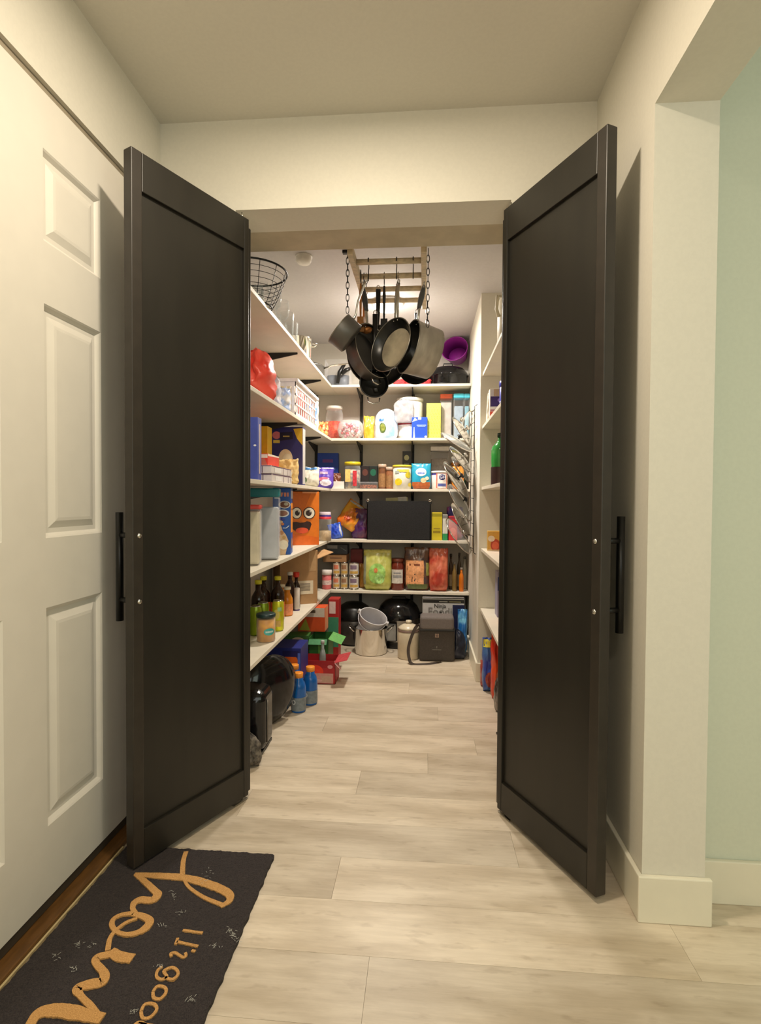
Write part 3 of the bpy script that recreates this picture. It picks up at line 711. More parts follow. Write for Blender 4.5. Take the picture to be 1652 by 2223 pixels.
def kettlepot(name, label, x, y, z, r, h, mt_, lid=None, hmt=STEEL, sides=True, rz=0, cat='pot'):
    t_ = thing(name, label, cat, (x, y, z), rz)
    link('body', lt([(0, 0), (r*.95, 0), (r, .006), (r, h), (r+.004, h+.002), (r-.003, h+.001), (r-.003, .008), (0, .007)], 36, cap=False), mt_, t_)
    if lid: link('lid', lt([(r, h+.003), (r*.95, h+.008), (r*.6, h+.022), (0, h+.028)], 32, cap=False), lid, t_); link('knob', lt([(.006, h+.027), (.006, h+.04), (.016, h+.045), (.014, h+.055), (0, h+.056)], 16, cap=False), hmt, t_)
    if sides:
        for s_ in (-1, 1): link('handle', tb([(s_*r, -.035, h*.78), (s_*(r+.028), -.03, h*.8), (s_*(r+.032), 0, h*.81), (s_*(r+.028), .03, h*.8), (s_*r, .035, h*.78)], .0045, 8), hmt, t_)
    return t_
kettlepot('steel_pot', 'shiny stainless steel pot on the topmost left shelf', -.75, 3.13, zt, .082, .112, CHROME, rz=.4)
t = kettlepot('covered_pan', 'dark covered pan with chrome handle on the topmost left shelf', -.77, 3.55, zt, .10, .055, ANOD, lid=M((60, 60, 62), .2, .6), sides=False)
link('long_handle', tb([(.10, 0, .045), (.16, -.02, .058), (.30, -.06, .065)], [.006, .007, .005], 8), CHROME, t)
# --- back shelf, topmost
zt = SZ[0]
x, w_, h = fitx(706, 760, 782, 3.93, zt); 
t = thing('clear_bin', 'clear plastic bin holding dark lids on the topmost back shelf', 'bin', (x, 3.98, zt))
bm = B(); box(bm, -w_/2, w_/2, -.07, .07, 0, .004); 
for q in ((-w_/2, -w_/2+.003, -.07, .07, 0, h), (w_/2-.003, w_/2, -.07, .07, 0, h), (-w_/2, w_/2, -.07, -.067, 0, h), (-w_/2, w_/2, .067, .07, 0, h)): box(bm, *q)
link('tub', bm, CLEARW, t)
for k, dx in enumerate((-.04, .035)):
    o = link('blue_grey_bowl', lt([(0, 0), (.03, 0), (.042, .03), (.045, .085), (.042, .085), (.038, .03), (0, .005)], 24, cap=False), M((96, 104, 116), .4), None, (x+dx, 3.98, zt+.005)); tag(o, 'blue-grey plastic bowl in the clear bin, '+('left', 'right')[k]+' one', 'bowl')
for k, (px0, py0, px1, py1) in enumerate(((733, 832, 748, 790), (742, 812, 760, 800))):
    a, b_ = at_y(3.885, px0, py0), at_y(3.885, px1, py1); a.z = max(a.z, zt+.012)
    bm = tb([a, (a+b_)/2+Vector((-.012 if k == 0 else 0, 0, .008)), b_], [.012, .015, .012], 10); o = link('utensil_handle', bm, BLK); tag(o, 'thick black utensil handle leaning at the clear bin, '+('taller', 'shorter')[k]+' of two', 'utensil')
for k, (px, py) in enumerate(((868, 826), (885, 812), (912, 826), (925, 830))):
    p = at_y(3.95, px, py); w2 = (.09, .08, .09, .07)[k]
    bag('red_pouch', ('crumpled red cloth on the topmost back shelf, left piece', 'crumpled red cloth on the topmost back shelf, upper left piece', 'crumpled red cloth with a grey stripe beside the black roaster', 'small red cloth lying before the black roaster')[k], 'cloth', p.x, (3.93, 4.02, 3.95, 3.88)[k], zt, w2, .06, (.05, .10, .055, .04)[k], (214, 58, 62), c2=(190, 44, 50), seed=k+2, crk=.01, rough=.7, patches=((('r', .5, .6, .8, .25, (190, 180, 180)),) if k == 2 else ()), bodyname='cloth')
x, w_, h = fitx(930, 1016, 788, 3.95, zt)
t = thing('roaster', 'glossy black oval roaster with lid on the topmost back shelf', 'roaster', (x+.0, 3.99, zt))
GLB = M((20, 20, 21), .12, .1, .3, 60)
link('body', lt([(0, 0), (.125, 0), (.138, .02), (.142, .075), (.150, .078), (.150, .083)], 40, sy=.72), GLB, t)
link('lid', lt([(.148, .084), (.14, .10), (.11, .135), (.06, .15), (0, .153)], 40, sy=.72, cap=False), GLB, t)
link('lid_handle', tb([(-.035, 0, .148), (-.03, 0, .172), (.03, 0, .172), (.035, 0, .148)], .005, 8), BLK, t)
for s_ in (-1, 1): link('side_handle', tb([(s_*.085, -.085, .08), (s_*.05, -.105, .082), (-s_*0, -.11, .082)], .0045, 8), GLB, t)
PUR = M((150, 40, 150), .45, 0, .04, 10)
p = at_y(4.05, 1006, 770)
mw = axes((0, .3, 1), (-.28, -.92, .28), (.205, 4.0, zt+.285))
t = thing('purple_bucket', 'purple plastic bucket lying tilted on the black roaster', 'bucket', mw=mw)
link('wall', lt([(.095, 0), (.072, -.11), (.070, -.11), (.092, 0)], 36, cap=False), PUR, t)
link('bottom', lt([(0, -.108), (.071, -.108), (.071, -.112), (0, -.112)], 36), PUR, t)
link('rim', tb([(.095*math.cos(a), .095*math.sin(a), 0) for a in [2*math.pi*k/40 for k in range(40)]], .0035, 6, True), PUR, t)

# --- left shelf, second from top (1.50)
zt = SZ[1]
bag('red_bag', 'crumpled translucent red plastic bag on the second left shelf', 'bag', -.765, 2.40, zt, .19, .20, .235, (226, 60, 48), c2=(240, 92, 74), seed=4, crk=.02, sealed=False, taper=.15, dome=.35, base_round=.4, rough=.35, scale=9)
t = thing('white_basket', 'white perforated plastic basket on the second left shelf', 'basket', (-.795, 3.08, zt))
BWH = M((235, 226, 222), .4); bw, bl, bh = .115, .27, .19
bm = B()
for s_ in (-1, 1):
    for k in range(12):
        y = -bl+.02+k*(2*bl-.04)/11
        box(bm, *sorted((s_*bw*.97, s_*(bw*.97-.003))), y-.007, y+.007, .01, bh-.03)
    for z0, z1 in ((0, .02), (.06, .068), (.11, .118), (bh-.035, bh)): box(bm, *sorted((s_*bw, s_*(bw-.004))), -bl, bl, z0, z1)
    for k in range(6):
        x = -bw+.015+k*(2*bw-.03)/5; box(bm, x-.007, x+.007, *sorted((s_*bl*.995, s_*(bl*.995-.003))), .01, bh-.03)
    for z0, z1 in ((0, .02), (.06, .068), (.11, .118), (bh-.035, bh)): box(bm, -bw, bw, *sorted((s_*bl, s_*(bl-.004))), z0, z1)
box(bm, -bw, bw, -bl, bl, 0, .004)
link('lattice', bm, BWH, t)
bm = B()
for s_ in (-1, 1):
    box(bm, *sorted((s_*(bw-.002), s_*(bw+.014))), -bl-.012, bl+.012, bh-.012, bh+.004, bev=.002); box(bm, -bw, bw, *sorted((s_*(bl-.002), s_*(bl+.012))), bh-.012, bh+.004, bev=.002)
link('rim', bm, BWH, t)
for k in range(4):
    bag('snack_packet', 'small snack packet inside the white perforated basket, '+('yellow', 'white', 'orange', 'red')[k]+' one', 'packet', -.80+(-.03, .03, .0, .035)[k], 2.90+.12*k, zt+.006, .09, .05, .20+.012*(k % 2), ((232, 205, 50), (235, 230, 225), (222, 140, 60), (190, 50, 60))[k], seed=k+11, crk=.01, rz=.3*k, rough=.4)
x = LX(640, 2.66)
bag('clear_bag', 'clear plastic bag of bread with a blue label before the white basket', 'bag', -.775, 2.60, zt, .15, .11, .18, (222, 218, 222), c2=(182, 190, 212), seed=21, crk=.020, sealed=False, taper=.1, dome=.35, rough=.15, scale=26, patches=(('e', .45, .72, .28, .18, (80, 160, 226)), ('e', .25, .86, .14, .10, (140, 20, 40))))
bag('wrapped_loaf', 'clear wrapped loaf with blue print leaning at the white basket', 'bag', -.74, 2.74, zt, .10, .12, .13, (226, 222, 220), c2=(160, 180, 220), seed=33, crk=.016, sealed=False, rough=.15, scale=22)
bag('blue_bag', 'blue and clear snack bag with a handle hole on the second left shelf', 'bag', -.745, 3.50, zt, .10, .08, .20, (200, 208, 226), c2=(226, 226, 180), seed=9, crk=.008, rough=.2, scale=10, patches=(('r', .5, .88, .7, .2, (40, 120, 215)), ('r', .85, .6, .12, .5, (50, 110, 205)), ('e', .35, .35, .4, .3, (236, 228, 160)), ('e', .75, .18, .3, .25, (150, 205, 110))))
bag('candy_bag', 'small orange and red candy bag in the shelf corner', 'bag', -.715, 3.72, zt, .09, .06, .10, (214, 70, 30), c2=(238, 190, 120), seed=14, crk=.01, rough=.3, scale=40)
# --- back shelf second (1.50)
def bfit(px0, px1, pyt, y, z): return fitx(px0, px1, pyt, y, z)
x, w_, h = bfit(706, 744, 879, 3.98, zt)
jar('candy_jar', 'square clear jar of red candies with a white lid', 'jar', x-.01, 4.06, zt, w_/2, h, CLEAR, (222, 214, 204), .02, (208, 44, 28), .62, neck=.9, contscale=90, content2=(226, 96, 50))
x, w_, h = bfit(727, 790, 900, 3.93, zt)
t = thing('candy_bowl', 'round clear bowl filled with pink wrapped sweets', 'bowl', (x+.008, 3.945, zt))
link('bowl', lt([(0, 0), (.05, 0), (.085, .025), (.098, .07), (.088, .115), (.070, .135), (.068, .135), (.085, .113), (.094, .07), (.08, .027), (0, .004)], 32, cap=False), CLEAR, t)
bm = B(); rr = random.Random(2); mm_ = []
for k in range(70):
    a = rr.uniform(0, 6.28); z = rr.uniform(.012, .115); r_ = rr.uniform(0, 1)**.5*(.075 if .03 < z < .1 else .05)
    bmesh.ops.create_icosphere(bm, subdivisions=1, radius=rr.uniform(.009, .014), matrix=Matrix.Translation((r_*math.cos(a), r_*math.sin(a), z)))
fl = list(bm.faces)
for i, f in enumerate(fl): f.material_index = (i//20) % 4; f.smooth = True
sw = link('sweets', bm, [M((232, 150, 170), .3), M((240, 225, 225), .3), M((206, 60, 80), .3), M((226, 190, 190), .3)], t); sw['kind'] = 'stuff'
x, w_, h = bfit(789, 813, 903, 3.95, zt)
bag('gold_bag', 'small gold yellow snack bag between pink sweets and white bag', 'bag', x, 3.96, zt, w_, .05, h, (214, 160, 40), c2=(232, 196, 90), seed=5, crk=.006)
x, w_, h = bfit(815, 863, 888, 3.93, zt)
bag('frozen_food_bag', 'white and blue bag with a green vegetable picture', 'bag', x, 3.93, zt, w_*1.05, .08, h, (226, 232, 240), c2=(160, 196, 232), seed=6, crk=.005, dome=.4, scale=8, patches=(('r', .75, .45, .22, .7, (150, 195, 235)), ('e', .36, .36, .28, .34, (84, 104, 50)), ('e', .36, .37, .2, .22, (132, 140, 60)), ('r', .3, .62, .2, .08, (50, 110, 190))))
x, w_, h = bfit(862, 918, 866, 4.02, zt)
t = jar('white_tub', 'large white round tub with a dark red label', 'tub', x, 4.03, zt, w_/2, h, WHT, (225, 220, 214), .022, None, band=[(.1, .38, (235, 230, 226)), (.38, .5, (150, 34, 44))], neck=.98, lidr=w_/2+.003, sh=.03)
x2, w2, h2 = bfit(850, 898, 866, 3.93, zt)
bag('produce_bag', 'clear plastic bag hanging over the large white tub', 'bag', x2+.01, 3.912, zt+.115, w2*.85, .03, h2-.12, (224, 222, 224), c2=(200, 200, 206), seed=44, crk=.008, sealed=False, taper=-.1, dome=.3, rough=.12, kind='tint', patches=())
x, w_, h = bfit(894, 928, 906, 3.885, zt)
BLU = (24, 74, 190)
carton('blue_box', 'small bright blue box with white print', 'box', x, 3.90, zt, w_, .045, h, BLU, [('p', 'f', .2, .88, .34, .2, (225, 228, 235), [(-1, -1), (0, 1), (1, -.2)]), ('r', 'f', .5, .93, .2, .1, (225, 228, 235)), ('r', 'f', .62, .62, .6, .03, (170, 190, 235)), ('r', 'f', .62, .55, .5, .025, (150, 175, 230)), ('p', 'f', .15, .28, .12, .5, (190, 205, 240), [(-1, -1), (1, -1), (.4, 1), (-.4, 1)]), ('e', 'f', .9, .08, .16, .1, (230, 232, 240))])
x, w_, h = bfit(926, 957, 876, 3.93, zt)
dots = [('e', 'f', .12+.19*(k % 5)+.06*((k//5) % 2), .07+.1*(k//5), .05, .018, (160, 170, 40)) for k in range(48)]
dots = [d for d in dots if d[2] < .96 and d[3] < .97]
carton('yellow_green_box', 'plain yellow-green dotted box standing upright', 'box', x, 3.95, zt, w_, .07, h, (222, 226, 92), dots)
TEAL = (70, 180, 205)
for k, (p0, p1, pt_, y, lc, lab) in enumerate(((956, 981, 858, 4.02, (222, 96, 60), 'tall clear food container with an orange-red lid'), (984, 1010, 857, 3.98, TEAL, 'tall clear food container with a teal lid and grey contents'), (1013, 1031, 857, 3.98, TEAL, 'tall clear food container with a teal lid against the stub wall'))):
    x, w_, h = bfit(p0, p1, pt_, y, zt); h = min(h, .352)
    if k == 2: x = .294; w_ = .036
    if k == 1: x = .236; w_ = .070
    t = thing('food_container', lab, 'container', (x, y, zt), 0, 'tall food containers on the second back shelf')
    link('body', bx(-w_/2, w_/2, -.05, .05, 0, h-.03, bev=.008), (CLEARW, CLEARW, CLEARW)[k], t)
    link('contents', bx(-w_/2+.004, w_/2-.004, -.046, .046, .003, (h-.03)*(.9, .8, .8)[k], bev=.006), M(((186, 178, 172), (150, 168, 186), (120, 170, 190))[k], .5, 0, .1, 20), t)
    link('lid', bx(-w_/2-.002, w_/2+.002, -.052, .052, h-.032, h, bev=.005), M(lc, .35), t)

# --- left shelf, middle (1.14)
zt = SZ[2]
NAVY = (50, 56, 130)
x, w_, h = fitx(545, 565, 931, 2.17, zt)
carton('blue_box', 'tall violet-blue box at the front of the middle left shelf', 'box', -.74, 2.19, zt, .12, .05, .255, (70, 84, 170), [('r', 's', .5, .5, .3, .8, (210, 190, 190)), ('e', 'f', .9, .55, .1, .03, (230, 230, 235))])
x, w_, h = fitx(567, 582, 953, 2.46, zt); carton('yellow_box', 'narrow yellow box beside the cookie box on the middle left shelf', 'box', -.84, 2.80, zt, .05, .08, .30, (226, 186, 30), [('e', 'f', .7, .4, .2, .1, (150, 110, 30))])
x, w_, h = fitx(582, 650, 960, 2.98, zt)
carton('cookie_box', 'dark blue cookie box with a white splash and yellow corner', 'box', -.775, 3.02, zt, .185, .07, .325, (44, 44, 112), [('e', 'f', .2, .86, .26, .13, (214, 120, 130)), ('r', 'f', .2, .75, .2, .05, (224, 200, 90)), ('p', 'f', .5, .84, .4, .16, (24, 22, 52), [(-1, -1), (1, -.6), (1, 1), (-1, .8)]), ('r', 'f', .5, .84, .2, .02, (190, 170, 90)), ('e', 'f', .48, .45, .44, .34, (232, 212, 184)), ('e', 'f', .54, .42, .3, .25, (238, 226, 206)), ('p', 'f', .86, .83, .28, .3, (232, 190, 50), [(-1, .9), (-.2, -.2), (1, -1), (1, 1)]), ('r', 's', .5, .5, .9, .95, (200, 196, 190))], rz=.0)
for k, (z0, y, lab) in enumerate(((0, 2.56, 'flat white printed box lowest of the stack of two'), (.037, 2.55, 'flat white printed box on top of the stack of two'))):
    carton('flat_box', lab+' on the middle left shelf', 'box', -.765, y, zt+z0, .165, .36, .036, (222, 212, 208), [('r', 's', .5, .93, .98, .1, (90, 50, 90)), ('r', 's', .3, .45, .3, .6, (240, 236, 232)), ('r', 's', .55, .45, .01, .8, (90, 60, 90)), ('r', 's', .8, .45, .01, .8, (90, 60, 90)), ('r', 's', .92, .45, .01, .8, (90, 60, 90)), ('r', 'f', .5, .92, .98, .1, (90, 50, 90)), ('r', 'f', .4, .45, .4, .6, (238, 234, 230)), ('r', 'f', .75, .45, .02, .8, (90, 60, 90)), ('r', 'u', .5, .5, .9, .94, (224, 70, 50))], rz=0)
t = carton('open_tray', 'red open-topped snack tray standing on the flat white boxes', 'box', -.78, 2.52, zt+.074, .13, .19, .055, (222, 66, 46), [('p', 's', .5, .75, .98, .5, (236, 224, 205), [(-1, .2), (1, .6), (1, 1), (-1, 1)]), ('r', 'f', .5, .8, .98, .3, (236, 224, 205)), ('p', 'f', .7, .3, .6, .6, (200, 120, 100), [(-1, -1), (1, -1), (.6, 1), (-.5, .8)])])
bag('noodle_bag', 'clear bag of yellow pasta on the middle left shelf', 'bag', -.735, 2.86, zt, .12, .10, .135, (222, 180, 110), c2=(240, 212, 150), seed=51, crk=.010, rough=.25, scale=70, thr=(.3, .7), patches=(('r', .5, .3, .6, .35, (232, 224, 200)),))
bag('rice_bag', 'small white bag with green and orange print on the middle left shelf', 'bag', -.735, 3.40, zt, .13, .07, .125, (230, 226, 212), c2=(214, 208, 190), seed=52, crk=.008, patches=(('e', .35, .35, .2, .3, (60, 110, 50)), ('p', .2, .75, .2, .15, (226, 140, 50)) if False else ('e', .25, .7, .2, .15, (226, 140, 50)), ('r', .5, .93, .8, .1, (70, 130, 190))))
bag('purple_packet', 'purple baking packet with white print at the shelf corner', 'bag', at_y(3.78, 703).x, 3.78, zt, .135, .045, .150, (88, 60, 168), c2=(100, 74, 184), seed=53, crk=.005, patches=(('r', .5, .95, .95, .05, (220, 215, 230)), ('r', .5, .72, .4, .12, (200, 170, 200)), ('e', .5, .42, .6, .2, (214, 120, 150)), ('e', .6, .25, .6, .3, (226, 218, 230)), ('e', .1, .25, .1, .2, (40, 30, 110))), tilt=(-.1, 0, .12))
# --- back shelf middle (1.14)
x, w_, h = bfit(690, 735, 984, 4.02, zt)
carton('blue_box', 'royal blue box with white script on the middle back shelf', 'box', x, 4.03, zt, w_, .05, h, (20, 60, 150), [('r', 'f', .5, .56, .7, .06, (120, 160, 215)), ('r', 'f', .5, .78, .5, .09, (110, 60, 130)), ('r', 'f', .5, .44, .5, .02, (150, 180, 220))])
jar('spice_jar', 'small jar with a pale yellow lid in the middle shelf corner', 'jar', at_y(3.96, 672).x, 3.96, zt, .04, .135, M((120, 36, 40), .3), (216, 200, 120), .02)
x, w_, h = bfit(720, 747, 1046, 3.88, zt); carton('white_carton', 'tiny white open carton on the middle back shelf', 'box', x, 3.89, zt, w_, .04, .052, (228, 222, 214))
bag('brown_packet', 'brown paper packet behind the purple baking packet', 'packet', at_y(3.93, 731).x, 3.93, zt, .06, .04, .115, (120, 66, 44), seed=61, crk=.008)
x, w_, h = bfit(748, 783, 1003, 3.93, zt)
t = jar('snack_jar', 'clear square jar of snack packets with a yellow lid', 'jar', x, 3.93, zt, w_/2, h, CLEAR, (208, 186, 40), .02, (206, 188, 160), .8, neck=.93, contscale=40, content2=(120, 120, 130), band=[])
link('label', bx(-.045, -.008, -w_/2-.002, -w_/2, .05, .14), M((226, 190, 110), .5, 0, .1, 60), t); link('label', bx(.010, .038, -w_/2-.002, -w_/2, .02, .13), M((196, 50, 60), .5, 0, .2, 60), t)
for k, (p0, p1, c_, e_, lab) in enumerate(((785, 802, (30, 20, 20), (92, 50, 40), 'black coffee box with a brown emblem'), (802, 820, (22, 30, 26), (24, 96, 70), 'black coffee box with a green emblem'))):
    x, w_, h = bfit(p0, p1, 1012, 4.0, zt); carton('coffee_box', lab+' on the middle back shelf', 'box', x, 4.0, zt, w_, .05, h, c_, [('e', 'f', .5, .72, .7, .3, e_)], group='coffee boxes')
x, w_, h = bfit(780, 819, 1046, 3.89, zt)
t = thing('dip_tub', 'low clear tub of brown nuts on the middle back shelf', 'tub', (x, 3.91, zt))
link('tub', bx(-w_/2, w_/2, -.035, .035, 0, .045, bev=.006), CLEAR, t); link('contents', bx(-w_/2+.006, w_/2-.006, -.03, .03, .004, .030, bev=.004), M((96, 50, 32), .6, 0, .3, 120, .4, c2=(170, 100, 70)), t); link('lid', bx(-w_/2-.003, w_/2+.003, -.038, .038, .042, .05, bev=.002), CLEARW, t)
for k, (p0, p1, yt, c_, lab) in enumerate(((822, 838, 1008, (118, 76, 50), 'narrow brown spice bottle left of its twin'), (838, 854, 1014, (148, 96, 64), 'narrow light brown spice bottle right of its twin'))):
    x, w_, h = bfit(p0, p1, yt, 3.94, zt); jar('spice_bottle', lab+' on the middle back shelf', 'bottle', x, 3.94, zt, w_/2, h, M(c_, .3, 0, .15, 50), (196, 170, 150), .02, band=[(.1, .7, (150, 110, 70))], neck=.95, group='spice bottles')
x, w_, h = bfit(853, 893, 1010, 3.91, zt)
t = jar('lemon_tub', 'white tub with yellow lemons and a yellow lid', 'tub', x, 3.92, zt, w_/2, h, M((228, 224, 208), .4), (222, 204, 60), .012, neck=1, lidr=w_/2+.003, sh=.02)
def curved(par, r, items):   # print wrapped around a round body; items (theta centre deg, z, half width deg, height, rgb, kind)
    bm = B(); mats = []; L_ = 0
    for th, z, hw, hh, rc, kd in items:
        L_ += 1; rr_ = r+.0008+.0004*L_
        if rc not in mats: mats.append(rc)
        n = 8; gg = {}
        for i in range(n+1):
            for j in range(n+1):
                a, b_ = i/n*2-1, j/n*2-1
                if kd == 'e':
                    m_ = max(abs(a), abs(b_)); l = math.hypot(a, b_) or 1; a, b_ = a/l*m_, b_/l*m_
                an = math.radians(-90+th+a*hw); gg[i, j] = bm.verts.new((rr_*math.cos(an), rr_*math.sin(an), z+b_*hh/2))
        for i in range(n):
            for j in range(n):
                f = bm.faces.new((gg[i, j], gg[i+1, j], gg[i+1, j+1], gg[i, j+1])); f.material_index = mats.index(rc); f.smooth = True
    link('printed_label', bm, [M(q, .45, 0, .1, 60) for q in mats], par)
curved(t, w_/2, [(-22, .05, 24, .05, (224, 196, 40), 'e'), (44, .10, 22, .045, (216, 196, 40), 'e'), (10, .13, 40, .02, (232, 216, 90), 'r'), (-30, .12, 14, .02, (170, 180, 170), 'r'), (60, .03, 20, .03, (224, 200, 80), 'e')])
x, w_, h = bfit(874, 892, 980, 4.06, zt); carton('tea_box', 'dark grey tall box with a pale seal behind the lemon tub', 'box', x, 4.06, zt, w_, .04, h, (50, 52, 58), [('e', 'f', .5, .83, .6, .14, (180, 180, 150)), ('r', 'f', .5, .65, .6, .08, (100, 108, 120))])
x, w_, h = bfit(894, 935, 1006, 3.90, zt)
bag('teal_bag', 'teal and orange food bag with a white cloud label', 'bag', x, 3.91, zt, w_*1.03, .06, h, (30, 150, 186), c2=(40, 165, 200), seed=71, crk=.003, base_round=.12, patches=(('r', .5, .14, .93, .27, (176, 92, 44)), ('e', .5, .66, .55, .32, (232, 232, 232)), ('r', .5, .62, .35, .06, (90, 120, 190)), ('e', .62, .34, .3, .2, (226, 206, 160)), ('e', .8, .42, .2, .14, (236, 226, 200))))
x, w_, h = bfit(937, 972, 1022, 3.91, zt)
t = jar('detergent_tub', 'white tub with a purple-blue stripe and round blue emblem', 'tub', x, 3.93, zt, w_/2, h*.99, WHT, (235, 230, 226), .012, neck=1, lidr=w_/2+.003, sh=.02, band=[(.86, .98, (72, 60, 150))])
curved(t, w_/2, [(18, .06, 44, .105, (226, 130, 110), 'r'), (18, .06, 34, .10, (238, 230, 226), 'r'), (18, .085, 24, .04, (44, 44, 120), 'e'), (18, .03, 30, .02, (90, 100, 170), 'r')])
T_ = Matrix.Translation((.02, -w_/2-.0035, .085)) @ Matrix.Rotation(math.pi/2, 4, 'X'); bm = B(); text_into(bm, 'GH', .03, 0, T_, .0004); link('printed_letters', bm, M((235, 235, 240), .4), t)
x, w_, h = bfit(935, 974, 970, 4.05, zt)
t = thing('food_container', 'clear square canister with a white lid behind the white tub', 'container', (x, 4.06, zt))
link('body', bx(-w_/2, w_/2, -.055, .055, 0, h-.03, bev=.008), CLEARW, t); link('contents', bx(-w_/2+.005, w_/2-.005, -.05, .05, .004, h*.72, bev=.006), M((128, 118, 104), .6, 0, .15, 60), t); link('lid', bx(-w_/2-.002, w_/2+.002, -.057, .057, h-.032, h, bev=.005), M((206, 200, 190), .4), t)
x, w_, h = bfit(982, 1008, 1012, 3.92, zt); bag('orange_bag', 'orange snack bag behind the hanging glass lids', 'bag', x, 3.95, zt, w_, .06, h, (222, 130, 24), c2=(236, 160, 50), seed=72, crk=.006)
bottle('green_bottle', 'dark green bottle standing in the corner behind the glass lids', 'bottle', .27, 4.02, zt, .028, .26, M((22, 60, 34), .15), (30, 60, 40))
jar('sauce_jar', 'small brown jar with an orange lid behind the lid rack', 'jar', .222, 4.06, zt, .035, .2, M((120, 74, 40), .3), (206, 130, 50), .02)

# --- left shelf, fourth (.775): cereal
zt = SZ[3]
TEALD = (20, 120, 128)
t = thing('cereal_container', 'tall clear cereal container with a dark teal lid, behind its red-lidded neighbour', 'container', (-.765, 2.53, zt), .2)
link('body', bx(-.075, .075, -.05, .05, 0, .30, bev=.012), CLEARW, t); link('contents', bx(-.07, .07, -.045, .045, .004, .25, bev=.01), M((186, 190, 196), .5, 0, .06, 12), t)
link('lid', bx(-.078, .078, -.053, .053, .296, .338, bev=.008), M(TEALD, .35), t)
t = thing('cereal_container', 'clear cereal container with a thin red lid at the front of the shelf', 'container', (-.775, 2.32, zt), .25)
link('body', bx(-.06, .06, -.065, .065, 0, .243, bev=.014), CLEARW, t); link('contents', bx(-.055, .055, -.06, .06, .004, .235, bev=.01), M((206, 196, 170), .6, 0, .06, 25, .1), t)
link('lid', bx(-.063, .063, -.068, .068, .243, .262, bev=.006), M((214, 70, 60), .35), t)
CB = (30, 84, 168)
bxx, byy, bww, brz = between(at_y(2.74, 592), at_y(2.755, 631), .13)
CBX = dict(rz=brz)
carton('cereal_box', 'tall blue cereal box showing its side with oval cluster pictures', 'box', bxx, byy, zt, bww, .13, .345, CB,
       [('r', 'f', .25, .9, .3, .05, (205, 215, 225)), ('r', 'f', .22, .85, .25, .03, (190, 205, 225)), ('p', 'f', .50, .90, .14, .06, (222, 140, 110), [(-1, -1), (.4, -1), (1, 1), (-1, 1)]), ('p', 'f', .68, .90, .14, .06, (222, 140, 110), [(-.6, -1), (1, -1), (1, 1), (-1, 1)]), ('r', 'f', .84, .90, .1, .06, (222, 140, 110)),
        ('e', 'f', .66, .75, .66, .115, (215, 215, 212)), ('e', 'f', .67, .75, .54, .09, (120, 70, 44)), ('e', 'f', .75, .76, .25, .05, (190, 180, 160)),
        ('e', 'f', .55, .62, .74, .115, (215, 218, 222)), ('e', 'f', .55, .62, .58, .08, (150, 104, 84)), ('e', 'f', .45, .53, .5, .03, (60, 60, 150)),
        ('p', 'f', .5, .23, .98, .46, (222, 190, 150), [(-1, -1), (.45, -1), (.8, -.1), (.5, .3), (.1, .6), (-.1, 1), (-1, .9)]), ('e', 'f', .42, .49, .3, .05, (212, 180, 140)), ('e', 'f', .56, .46, .18, .04, (196, 120, 70)),
        ('e', 'f', .22, .37, .2, .04, (186, 120, 80)), ('e', 'f', .5, .33, .26, .06, (190, 136, 92)), ('e', 'f', .3, .27, .2, .05, (170, 86, 60)), ('e', 'f', .64, .26, .2, .05, (200, 160, 100)), ('e', 'f', .15, .17, .22, .08, (90, 80, 150)), ('e', 'f', .2, .06, .3, .05, (176, 120, 80)),
        ('p', 'f', .75, .42, .36, .05, (220, 228, 236), [(-1, -.6), (0, -.6), (1, 1), (.9, .2), (.1, -1), (-.9, -1)]),
        ('e', 'f', .62, .15, .52, .145, (240, 230, 205)),
        ('r', 's', .5, .55, .9, .45, (236, 146, 40)), ('r', 's', .5, .90, .9, .12, (190, 190, 200)), ('e', 's', .5, .16, .5, .16, (190, 140, 100)), ('r', 's', .5, .68, .6, .02, (150, 80, 30))], **CBX)
OR_ = (228, 122, 26); oxx, oyy, oww, orz = between(at_y(3.30, 630), at_y(3.38, 693), .12)
bbx = carton('snack_box', 'orange box with two round white shapes and a dark rounded shape', 'box', oxx, oyy, zt, oww, .12, .335, OR_,
       [('p', 'f', .37, .80, .72, .38, (204, 104, 20), [(-1, -1), (.2, -1), (1, 1), (-1, 1)]), ('p', 'f', .5, .12, .98, .22, (222, 104, 24), [(-1, -1), (1, -1), (1, .2), (-1, 1)]),
        ('e', 'f', .22, .60, .36, .225, (58, 34, 22)), ('e', 'f', .22, .60, .31, .195, (232, 226, 208)), ('e', 'f', .24, .60, .16, .10, (48, 32, 28)), ('e', 'f', .28, .625, .035, .022, (225, 220, 205)),
        ('e', 'f', .65, .60, .42, .225, (58, 34, 22)), ('e', 'f', .65, .60, .36, .195, (232, 226, 208)), ('e', 'f', .63, .60, .20, .11, (48, 32, 28)), ('e', 'f', .68, .625, .04, .022, (225, 220, 205)),
        ('p', 'f', .40, .335, .66, .24, (52, 24, 20), [(1, .5), (.85, .85), (.5, .95), (.2, .75), (-.2, .7), (-.6, .85), (-1, .8), (-1, -.2), (-.6, -.7), (-.1, -1), (.4, -.85), (.8, -.4)]),
        ('e', 'f', .40, .275, .44, .11, (222, 84, 48)), ('r', 'f', .66, .985, .5, .03, (236, 170, 120))], rz=orz)
t = jar('snack_jar', 'clear jar with a red and purple lid and beige contents', 'jar', -.69, 3.72, zt, .044, .20, CLEAR, (206, 190, 200), .03, (196, 170, 130), .42, neck=.82, contscale=80)
link('lid_ring', lt([(.042, .150), (.043, .166), (.040, .168)], 24, cap=False), M((206, 60, 70), .3), t); link('lid_band', lt([(.041, .168), (.0415, .18)], 24, cap=False), M((70, 60, 150), .3), t)
